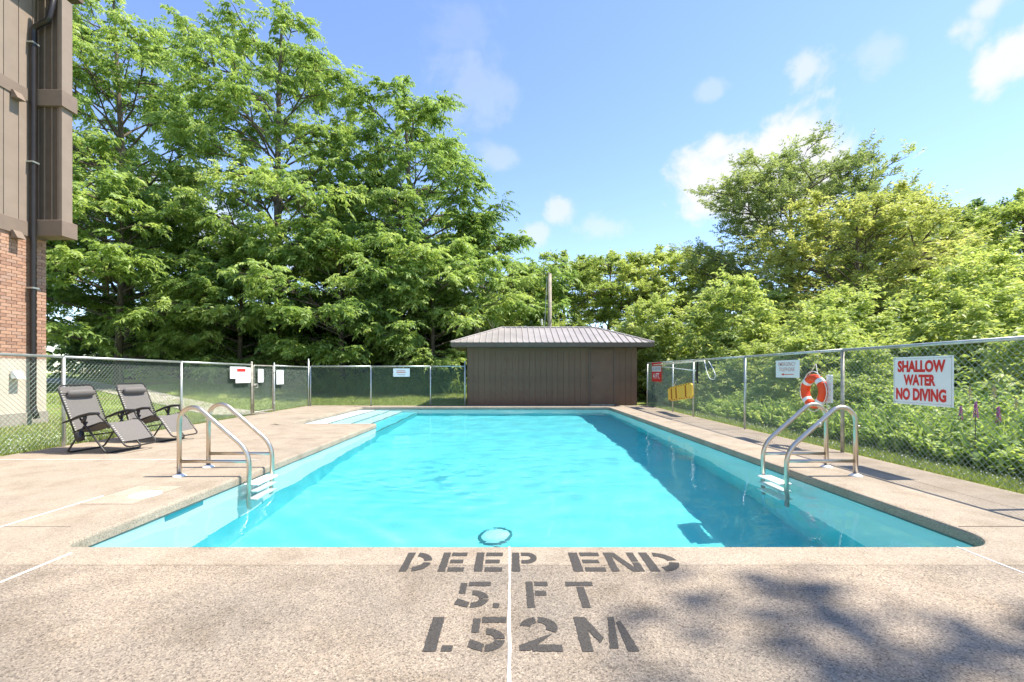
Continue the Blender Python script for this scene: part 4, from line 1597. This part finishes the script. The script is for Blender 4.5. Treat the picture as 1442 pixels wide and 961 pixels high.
def make_tree(seed, H, crad, s0, nlimb, ntw=7, nlv=13, ll=.24, lw=.085, pad=(.55, 1.0), droop=.35, tr=.22, updir=.2, rise=(.25, .95), profile=None, subs=1.0, flat=.55, padtint=.5):
    """returns (trunk MB, leaf corners, tints)"""
    rg_ = np.random.default_rng(seed)
    rr = random.Random(seed)
    mb_ = MB()
    K = 9
    tx = [rr.gauss(0, .018) * H for _ in range(2)]
    trunk = []
    for i in range(K + 1):
        s = i / K
        trunk.append(Vector((tx[0] * s + .012 * H * math.sin(3 * s + seed), tx[1] * s + .012 * H * math.cos(2.3 * s + seed), s * H * .93)))
    mb_.tube(trunk, [tr * (1.25 if i == 0 else 1) * (1 - .9 * i / K) + .015 for i in range(K + 1)], 9, caps=False)

    def tr_at(s):
        f_ = s * K
        i = min(int(f_), K - 1)
        return trunk[i].lerp(trunk[i + 1], f_ - i)
    C, OUT, RAD, PT = [], [], [], []
    for i in range(nlimb):
        s = s0 + (.98 - s0) * ((i + rr.random()) / nlimb)
        az = i * 2.39996 + rr.gauss(0, .35)
        q = (s - s0) / (1 - s0)
        pr = profile(q) if profile else (math.sin(math.pi * min(1, (.18 + .82 * q))) ** .7 * .95 + .08)
        rad = crad * pr * rr.uniform(.72, 1.12)
        rz_ = rise[0] + (rise[1] - rise[0]) * q
        a = tr_at(max(.05, s - .10 * rz_))
        out = Vector((math.cos(az), math.sin(az), 0))
        L_ = rad
        pts = [a]
        nn = 5
        for k in range(1, nn + 1):
            u = k / nn
            side = Vector((-out.y, out.x, 0)) * math.sin(u * 3 + i) * .07 * L_
            pts.append(a + out * L_ * u + Vector((0, 0, L_ * rz_ * (u - .38 * u * u))) + side)
        r0 = max(.02, tr * .42 * (1 - .7 * q) * min(1, rad / crad + .2))
        branch(mb_, pts, r0, .012, 5)
        tnt = padtint + rr.gauss(0, .16)
        ns = max(2, int((1.5 + L_ * 1.5) * subs))
        for j in range(ns):
            u = .30 + .70 * (j + rr.random()) / ns
            f_ = u * nn
            ii = min(int(f_), nn - 1)
            b0 = pts[ii].lerp(pts[ii + 1], f_ - ii)
            sgn = 1 if j % 2 else -1
            da = az + sgn * rr.uniform(.35, 1.2)
            bl_ = (.30 + .30 * (1 - u)) * L_ * rr.uniform(.6, 1.1) + .25
            d_ = Vector((math.cos(da), math.sin(da), rr.uniform(-.05, .4)))
            b1 = b0 + d_ * bl_ * .55 + Vector((0, 0, .06 * bl_))
            b2 = b0 + d_ * bl_ - Vector((0, 0, .04 * bl_))
            branch(mb_, [b0, b1, b2], .018 + .012 * bl_, .006, 4)
            for bb, sc_ in ((b1, .8), (b2, 1.0)):
                C.append(bb[:])
                OUT.append(d_[:])
                RAD.append(rr.uniform(*pad) * sc_)
                PT.append(tnt + rr.gauss(0, .10))
        C.append(pts[-1][:])
        OUT.append((out.x, out.y, .2))
        RAD.append(rr.uniform(*pad))
        PT.append(tnt)
    # leader tuft
    for k in range(6):
        p_ = tr_at(.86 + .025 * k)
        a = k * 2.1
        C.append(p_[:])
        OUT.append((math.cos(a) * .6, math.sin(a) * .6, .7))
        RAD.append(pad[0])
        PT.append(padtint)
    C, OUT, RAD, PT = np.array(C), norm(np.array(OUT)), np.array(RAD), np.array(PT)
    V, T = pads_to_leaves(rg_, C, OUT, RAD, PT, ntw, nlv, ll, lw, droop, updir, flat)
    return mb_, V, T


def make_bush(seed, rx, h, npad, ntw=7, nlv=12, ll=.13, lw=.055, pad=(.35, .65), droop=.35, updir=.45, flat=.6, padtint=.5, lumps=5):
    rg_ = np.random.default_rng(seed)
    # several overlapping mounds so the outline is uneven
    lc = np.stack([rg_.uniform(-.55, .55, lumps) * rx, rg_.uniform(-.55, .55, lumps) * rx, np.zeros(lumps)], -1)
    lr = rg_.uniform(.45, .75, lumps) * rx
    lh = rg_.uniform(.55, 1.0, lumps) * h
    lh[0] = h
    lc[0] *= .3
    k = rg_.integers(0, lumps, npad)
    a = rg_.uniform(0, 2 * math.pi, npad)
    z = rg_.uniform(.02, 1.0, npad) ** .8
    rr_ = rg_.uniform(.55, 1.0, npad) ** .5
    hr = np.sqrt(np.maximum(0, 1 - z ** 2)) * .95 + .05
    C = np.stack([lc[k, 0] + np.cos(a) * hr * lr[k] * rr_, lc[k, 1] + np.sin(a) * hr * lr[k] * rr_, z * lh[k] * (.82 + .18 * rr_) - .1], -1)
    OUT = norm(np.stack([np.cos(a) * hr, np.sin(a) * hr, z * .9], -1))
    RAD = rg_.uniform(*pad, npad)
    PT = padtint + rg_.normal(0, .14, npad)
    mb_ = MB()
    rr = random.Random(seed)
    for i in range(0, npad, max(1, npad // 45)):
        e = Vector(C[i])
        b0 = Vector((lc[k[i], 0] * .6 + rr.gauss(0, .12), lc[k[i], 1] * .6 + rr.gauss(0, .12), -.1))
        m_ = b0.lerp(e, .5) + Vector((0, 0, .12 * h))
        branch(mb_, [b0, m_, e], .028, .006, 4)
    V, T = pads_to_leaves(rg_, C, OUT, RAD, PT, ntw, nlv, ll, lw, droop, updir, flat)
    return mb_, V, T


PROTO = {}


def proto(key, kind, mat, **kw):
    mb_, V, T = (make_tree if kind == 'tree' else make_bush)(**kw)
    me = leaf_mesh('crown', V, T, M[mat])
    tm = bpy.data.meshes.new('trunk')
    tm.from_pydata(mb_.v, [], mb_.f)
    tm.materials.append(M['bark'])
    tm.polygons.foreach_set('use_smooth', [True] * len(tm.polygons))
    tm.update()
    PROTO[key] = (tm, me, kind)


def plant(name, key, x, y, label, cat, group, s=1.0, rz=0.0, sz=None, mat=None, z=None):
    tm, me, kind = PROTO[key]
    zz = float(ground_z(x, y)) - .05 if z is None else z
    t = thing(name, (x, y, zz), label, cat, group, rz)
    t.scale = (s, s, sz or s)
    a = link(bpy.data.objects.new('trunk' if kind == 'tree' else 'stems', tm), t)
    b_ = link(bpy.data.objects.new('crown' if kind == 'tree' else 'foliage', me), t)
    if mat:
        b_.material_slots[0].link = 'OBJECT'
        b_.material_slots[0].material = M[mat]
    return t


cone = lambda q: .34 + .78 * (1 - q) ** .75 * min(1, .40 + q * 2.4)
LOC = dict(profile=cone, rise=(.30, 1.35), ntw=8, nlv=21, ll=.19, lw=.072, pad=(.6, 1.15), droop=.38, updir=.12)
dome = lambda q: (.30 + .80 * math.sin(math.pi * (.22 + .66 * q))) * (1 - .35 * q)
proto('locust_a', 'tree', 'locust', seed=3, H=18.5, crad=5.0, s0=.16, nlimb=46, tr=.27, **LOC)
proto('locust_b', 'tree', 'locust', seed=8, H=15.5, crad=4.5, s0=.14, nlimb=40, tr=.23, **LOC)
proto('locust_c', 'tree', 'locust', seed=21, H=8.0, crad=3.2, s0=.10, nlimb=30, tr=.13, ntw=8, nlv=19, ll=.185, lw=.07, pad=(.5, .95), droop=.45, updir=.10)
proto('round_a', 'tree', 'bright', seed=31, H=9.6, crad=3.0, s0=.12, nlimb=36, tr=.15, ntw=8, nlv=14, ll=.20, lw=.085, pad=(.45, .85), droop=.15, updir=.55, rise=(.5, 1.3))
proto('willow', 'tree', 'olive', seed=44, H=12.6, crad=4.9, s0=.14, nlimb=50, tr=.22, ntw=8, nlv=19, ll=.17, lw=.055, pad=(.6, 1.1), droop=.22, updir=.70, rise=(.5, 1.9), flat=.9, profile=dome)
proto('airy', 'tree', 'yellowleaf', seed=52, H=9.6, crad=4.0, s0=.12, nlimb=42, tr=.15, ntw=8, nlv=16, ll=.155, lw=.07, pad=(.5, .95), droop=.18, updir=.50, rise=(.4, 1.6), profile=dome)
proto('bush_a', 'bush', 'bright', seed=61, rx=2.5, h=4.2, npad=520, ntw=7, nlv=12, ll=.15, lw=.065, pad=(.4, .75), droop=.40, updir=.45)
proto('bush_b', 'bush', 'bright', seed=67, rx=2.0, h=2.8, npad=520, ntw=7, nlv=12, ll=.12, lw=.052, pad=(.3, .6), droop=.40, updir=.45)
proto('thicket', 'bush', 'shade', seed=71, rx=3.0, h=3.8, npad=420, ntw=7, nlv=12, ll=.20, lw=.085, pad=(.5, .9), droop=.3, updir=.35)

G1 = 'tall locust trees behind the far fence'
plant('locust_tree', 'locust_a', -12.20, 24.40, 'tallest locust tree, its crown reaching the top of the picture', 'tree', G1, 1.02, .3, 1.21)
plant('locust_tree', 'locust_b', -5.31, 25.40, 'tall locust tree at the right end of the tall row, nearest the open sky', 'tree', G1, 1.08, 1.2, 1.2)
plant('locust_tree', 'locust_a', -21.2, 25.2, 'tall locust tree rising just right of the brown building', 'tree', G1, 1.02, 2.2, 1.24)
plant('locust_tree', 'locust_b', -9.09, 28.40, 'set-back locust tree filling the gap left of the rightmost tall one', 'tree', G1, .95, 5.1)
plant('locust_tree', 'locust_b', -25.5, 29.0, 'locust tree mostly hidden behind the brown building', 'tree', G1, 1.05, 2.9)
G2 = 'low young locusts along the far fence'
plant('young_locust_tree', 'locust_c', -8.16, 22.00, 'young locust with drooping sprays just behind the far fence corner', 'tree', G2, 1.09, .5)
plant('young_locust_tree', 'locust_c', -3.87, 23.00, 'young locust with drooping sprays left of the shed roof', 'tree', G2, 1.01, 2.3)
plant('young_locust_tree', 'locust_c', -17.90, 21.00, 'young locust standing beside the brown building', 'tree', G2, 1.25, 3.9)
plant('young_locust_tree', 'locust_c', -13.20, 22.40, 'young locust in front of the tallest tree', 'tree', G2, 0.94, 5.2)
plant('young_locust_tree', 'locust_c', -1.60, 26.90, 'young locust directly behind the left end of the shed roof', 'tree', G2, 1.32, 1.0)
G3 = 'dark thicket under the tall trees'
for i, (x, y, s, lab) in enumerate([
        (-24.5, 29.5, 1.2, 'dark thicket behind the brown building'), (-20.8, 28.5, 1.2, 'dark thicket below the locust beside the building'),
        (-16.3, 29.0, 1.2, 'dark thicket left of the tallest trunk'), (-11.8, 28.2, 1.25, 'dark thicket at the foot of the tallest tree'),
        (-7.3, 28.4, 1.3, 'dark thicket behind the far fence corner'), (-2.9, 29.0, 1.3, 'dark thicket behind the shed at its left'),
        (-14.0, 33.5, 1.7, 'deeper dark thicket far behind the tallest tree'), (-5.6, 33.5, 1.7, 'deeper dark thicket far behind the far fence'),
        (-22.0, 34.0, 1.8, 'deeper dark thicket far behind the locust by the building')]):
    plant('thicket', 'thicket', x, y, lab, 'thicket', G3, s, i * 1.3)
G4 = 'bright trees behind the shed'
plant('leafy_tree', 'round_a', 3.6, 31.0, 'bright green tree right behind the utility pole', 'tree', G4, 1.0, .2)
plant('leafy_tree', 'round_a', 7.3, 32.5, 'bright green tree behind the right half of the shed roof', 'tree', G4, 1.05, 1.7)
plant('leafy_tree', 'round_a', 11.2, 33.5, 'bright green tree between the shed and the olive tree', 'tree', G4, 1.12, 3.0)
plant('leafy_tree', 'round_a', .6, 30.0, 'bright green tree behind the middle of the shed roof', 'tree', G4, .86, 4.4)
plant('leafy_tree', 'round_a', 14.0, 31.0, 'bright green tree half covered by the olive tree', 'tree', G4, .92, 5.3)
G5 = 'big trees beyond the long fence'
plant('olive_tree', 'willow', 15.9, 25.5, 'big grey-green feathery tree, tallest on the right', 'tree', G5, 1.0, .4, 1.10)
plant('olive_tree', 'willow', 22.0, 27.5, 'grey-green feathery tree behind the pale yellow-green one', 'tree', G5, .88, 2.6)
plant('pale_tree', 'airy', 15.0, 19.8, 'pale yellow-green airy tree in front of the tallest right-hand tree', 'tree', G5, .95, 1.1)
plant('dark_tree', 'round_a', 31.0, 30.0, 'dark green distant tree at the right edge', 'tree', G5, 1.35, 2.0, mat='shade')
plant('leafy_tree', 'round_a', 25.0, 22.0, 'light green tree cut off by the right edge', 'tree', G5, 1.08, 3.3)
G6 = 'arching bright bushes beyond the long fence'
for i, (x, y, k, s, sz, lab) in enumerate([
        (7.9, 15.6, 'bush_a', 1.0, 1.12, 'tall arching bright bush behind the spine board'),
        (6.9, 19.6, 'bush_a', 1.0, 1.05, 'bright bush just right of the shed'),
        (10.6, 20.5, 'bush_a', 1.1, 1.15, 'bright bush rising behind the tall arching one'),
        (8.2, 11.9, 'bush_b', 1.0, 1.05, 'low bright bush behind the telephone sign'),
        (10.6, 13.8, 'bush_a', .9, .9, 'bright bush below the pale airy tree'),
        (10.4, 10.2, 'bush_b', 1.1, 1.15, 'bright bush behind the life ring and its fence post'),
        (13.4, 12.6, 'bush_a', 1.05, 1.12, 'large bright bush above the red-lettered sign'),
        (9.9, 7.3, 'bush_b', 1.0, 1.02, 'bright bush cut off by the right edge of the picture'),
        (14.6, 16.5, 'bush_a', 1.1, 1.1, 'bright bush at the foot of the pale airy tree'),
        (18.5, 15.0, 'bush_a', 1.3, 1.3, 'tall bright bush behind the large one at the right'),
        (7.4, 9.3, 'bush_b', .62, .62, 'small leafy bush close behind the life ring'),
        (7.1, 13.4, 'bush_b', .68, .75, 'small leafy bush close behind the spine board'),
        (8.3, 5.6, 'bush_b', .62, .50, 'small leafy bush close behind the red-lettered sign'),
        (3.0, 26.0, 'bush_a', .95, .9, 'bright bush behind the shed roof ridge'),
        (-.6, 24.6, 'bush_a', .8, .95, 'bright bush between the young locust and the utility pole')]):
    plant('arching_bush', k, x, y, lab, 'bush', G6, s, i * 2.1, sz)

# bare grey shrub behind the shed
bs = thing('bare_shrub', (-.4, 22.2, .1), 'leafless grey twiggy shrub behind the left end of the shed roof', 'shrub')
mb = MB()
rr = random.Random(5)
for i in range(46):
    a = rr.uniform(0, 6.28)
    d = Vector((math.cos(a) * rr.uniform(.2, .6), math.sin(a) * .4, 1)).normalized()
    L_ = rr.uniform(2.6, 4.0)
    p0 = Vector((rr.gauss(0, .2), rr.gauss(0, .2), 0))
    p1 = p0 + d * L_ * .5
    p2 = p0 + d * L_ + Vector((d.x * .6, 0, -.2))
    branch(mb, [p0, p1, p2], .022, .007, 4)
    for j in range(5):
        q0 = p1.lerp(p2, rr.random())
        q1 = q0 + Vector((rr.gauss(0, .35), rr.gauss(0, .2), rr.uniform(.1, .6)))
        branch(mb, [q0, q1], .010, .004, 3)
mb.build('twigs', M['twig'], bs, local=True)

# shade tree beside the camera, over the fence: dapples the foreground deck
proto('shade_tree', 'tree', 'locust', seed=77, H=16.0, crad=4.0, s0=.42, nlimb=24, tr=.16, ntw=4, nlv=7, ll=.26, lw=.11, pad=(.5, .9), droop=.35, updir=.12)
plant('locust_tree', 'shade_tree', 11.3, -3.3, 'locust tree beside the near end of the long fence', 'tree', 'trees beside the near deck', 1.4, .8)


# ------------------------------------------------------------------ grass and weeds
def grass(name, label, regions, mat, seed, width=.006):
    rg_ = np.random.default_rng(seed)
    Vs, Ts = [], []
    for (x0, x1, y0, y1, n, h0, h1) in regions:
        x = rg_.uniform(x0, x1, n)
        y = rg_.uniform(y0, y1, n)
        z = ground_z(x, y) - .01
        h = rg_.uniform(h0, h1, n)
        a = rg_.uniform(0, 2 * math.pi, n)
        lean = rg_.uniform(.1, .8, n) * h
        w = width * (.7 + 10 * h * .12) * rg_.uniform(.7, 1.5, n)
        p = np.stack([x, y, z], -1)
        s = np.stack([-np.sin(a), np.cos(a), np.zeros(n)], -1) * w[:, None]
        d = np.stack([np.cos(a) * lean, np.sin(a) * lean, h], -1)
        mid = p + d * np.array([.42, .42, .56])
        Vs.append(np.stack([p - s, p + s, p + d, mid - s * .9], 1))
        Ts.append(rg_.normal(.45, .22, n))
    me = leaf_mesh(name, np.concatenate(Vs), np.concatenate(Ts), M[mat])
    o = link(bpy.data.objects.new(name, me))
    tag(o, label, 'grass', kind='stuff')


grass('lawn_grass', 'short sunlit grass along the outside of the fences', [
    (4.88, 6.3, 3.0, 8.0, 26000, .03, .09), (4.88, 6.3, 8.0, 16.5, 20000, .03, .10), (4.88, 6.0, -3, 3.0, 4000, .03, .09),
    (-9.2, -7.0, 4.5, 12.2, 26000, .03, .10), (-11.5, -9.2, 6, 17, 12000, .04, .10), (-9.5, -7.0, 12.2, 18.5, 12000, .03, .09),
    (-8.3, -1.4, 16.0, 21.5, 30000, .03, .11), (-16, -9.5, 14, 21, 12000, .04, .11)], 'grass', 5)
grass('tall_grass', 'tall grass blades among the weeds beyond the long fence', [
    (5.8, 8.6, 3.0, 9.0, 5000, .2, .7), (5.8, 8.5, 9.0, 16.0, 3000, .2, .7), (-9.0, -1.0, 20.6, 23.5, 5000, .25, .7)], 'weed', 6, .0045)

rg_ = np.random.default_rng(12)
n = 5200
x = 5.55 + np.abs(rg_.normal(0, 1.6, n))
y = rg_.uniform(2.6, 16.5, n)
hh = (.22 + .75 * np.clip((x - 5.5) / 1.5, 0, 1)) * rg_.uniform(.55, 1.35, n)
P0 = np.stack([x, y, ground_z(x, y)], -1)
D = norm(np.stack([rg_.normal(0, .28, n), rg_.normal(0, .28, n), np.ones(n)], -1))
V, T = twig_leaves(rg_, P0, D, hh, rg_.normal(.5, .2, n), 20, .12, .048, droop=.12, spread=.9, flat=.5)
o = link(bpy.data.objects.new('weeds', leaf_mesh('weeds', V, T, M['weed'])))
tag(o, 'dense leafy weeds on the bank beyond the long fence', 'weeds', kind='stuff')
# weeds under the far fence
n = 900
x = rg_.uniform(-9.4, -1.0, n)
y = rg_.uniform(20.8, 23.2, n)
P0 = np.stack([x, y, ground_z(x, y)], -1)
D = norm(np.stack([rg_.normal(0, .3, n), rg_.normal(0, .3, n), np.ones(n)], -1))
V, T = twig_leaves(rg_, P0, D, rg_.uniform(.4, 1.3, n), rg_.normal(.45, .2, n), 18, .17, .06, droop=.1, spread=.9, flat=.5)
o = link(bpy.data.objects.new('weeds', leaf_mesh('weeds', V, T, M['weed'])))
tag(o, 'leafy weeds behind the far fence', 'weeds', kind='stuff')

# white clover heads in the grass strip
mb = MB()
rr = random.Random(9)
for i in range(900):
    if rr.random() < .62:
        x, y = rr.uniform(4.9, 6.0), rr.uniform(3.4, 13)
    else:
        x, y = rr.uniform(-8.6, -7.0), rr.uniform(5, 11)
    z = float(ground_z(x, y)) + rr.uniform(.05, .09)
    r_ = rr.uniform(.006, .011)
    mb.add([(x + r_, y, z), (x - r_, y, z), (x, y + r_, z), (x, y - r_, z), (x, y, z + r_), (x, y, z - r_)],
           [(0, 2, 4), (2, 1, 4), (1, 3, 4), (3, 0, 4), (2, 0, 5), (1, 2, 5), (3, 1, 5), (0, 3, 5)])
o = mb.build('clover_flowers', M['sheetwhite'])
tag(o, 'tiny white clover flowers scattered through the grass strips', 'flowers', kind='stuff')

# purple loosestrife and straw-coloured panicles beyond the sign
for i, (px, pt, Yd, lab) in enumerate([(1373, 566, 5.6, 'purple flower spike directly right of the red-lettered sign'), (1405, 573, 5.7, 'purple flower spike near the right edge of the picture'),
                                       (1352, 572, 6.2, 'small purple flower spike nearest the red-lettered sign')]):
    x = (px - 717) / 641 * Yd
    zt = EYE - (pt - 525) / 641 * Yd
    t = thing('purple_loosestrife', (x, Yd, float(ground_z(x, Yd))), lab, 'flower', 'purple flower spikes beyond the fence')
    zt -= t.location.z
    MB().tube([(0, 0, 0), (.01, 0, zt)], .005, 5).build('stem', M['bark'], t, local=True)
    mb = MB()
    for k in range(40):
        zz = zt - .20 + .20 * k / 40
        a = k * 2.4
        r_ = .024 * (1 - .7 * k / 40)
        cx, cy = .01 + r_ * math.cos(a), r_ * math.sin(a)
        q = .011
        mb.add([(cx + q, cy, zz), (cx - q, cy, zz), (cx, cy + q, zz), (cx, cy - q, zz), (cx, cy, zz + q), (cx, cy, zz - q)],
               [(0, 2, 4), (2, 1, 4), (1, 3, 4), (3, 0, 4), (2, 0, 5), (1, 2, 5), (3, 1, 5), (0, 3, 5)])
    mb.build('flower_spike', M['loosestrife'], t, local=True)
for i, (px, pt, Yd, lab) in enumerate([(1363, 545, 6.4, 'straw panicle right of the red-lettered sign'), (1397, 543, 6.3, 'tallest straw panicle above the purple spikes'), (1428, 562, 5.9, 'straw panicle at the right edge of the picture')]):
    x = (px - 717) / 641 * Yd
    zt = EYE - (pt - 525) / 641 * Yd
    t = thing('reed_panicle', (x, Yd, float(ground_z(x, Yd))), lab, 'reed', 'straw panicles beyond the fence')
    zt -= t.location.z
    MB().tube([(0, 0, 0), (.02, 0, zt * .7), (.05, .02, zt)], .004, 5).build('stem', M['reed'], t, local=True)
    mb = MB()
    for k in range(26):
        zz = zt - .17 + .17 * k / 26
        a = k * 2.4
        r_ = .035 * (1 - .75 * k / 26)
        mb.tube([(.045, .015, zz), (.045 + r_ * math.cos(a), .015 + r_ * math.sin(a), zz + .03)], .004, 4)
    mb.build('panicle', M['reed'], t, local=True)

# everything under water receives the sun through the surface
for o in list(pool.children_recursive) + list(deck.children_recursive) + [q for q in sc.objects if q.name.startswith('step')]:
    if o.type == 'MESH':
        o.cycles.is_caustics_receiver = True
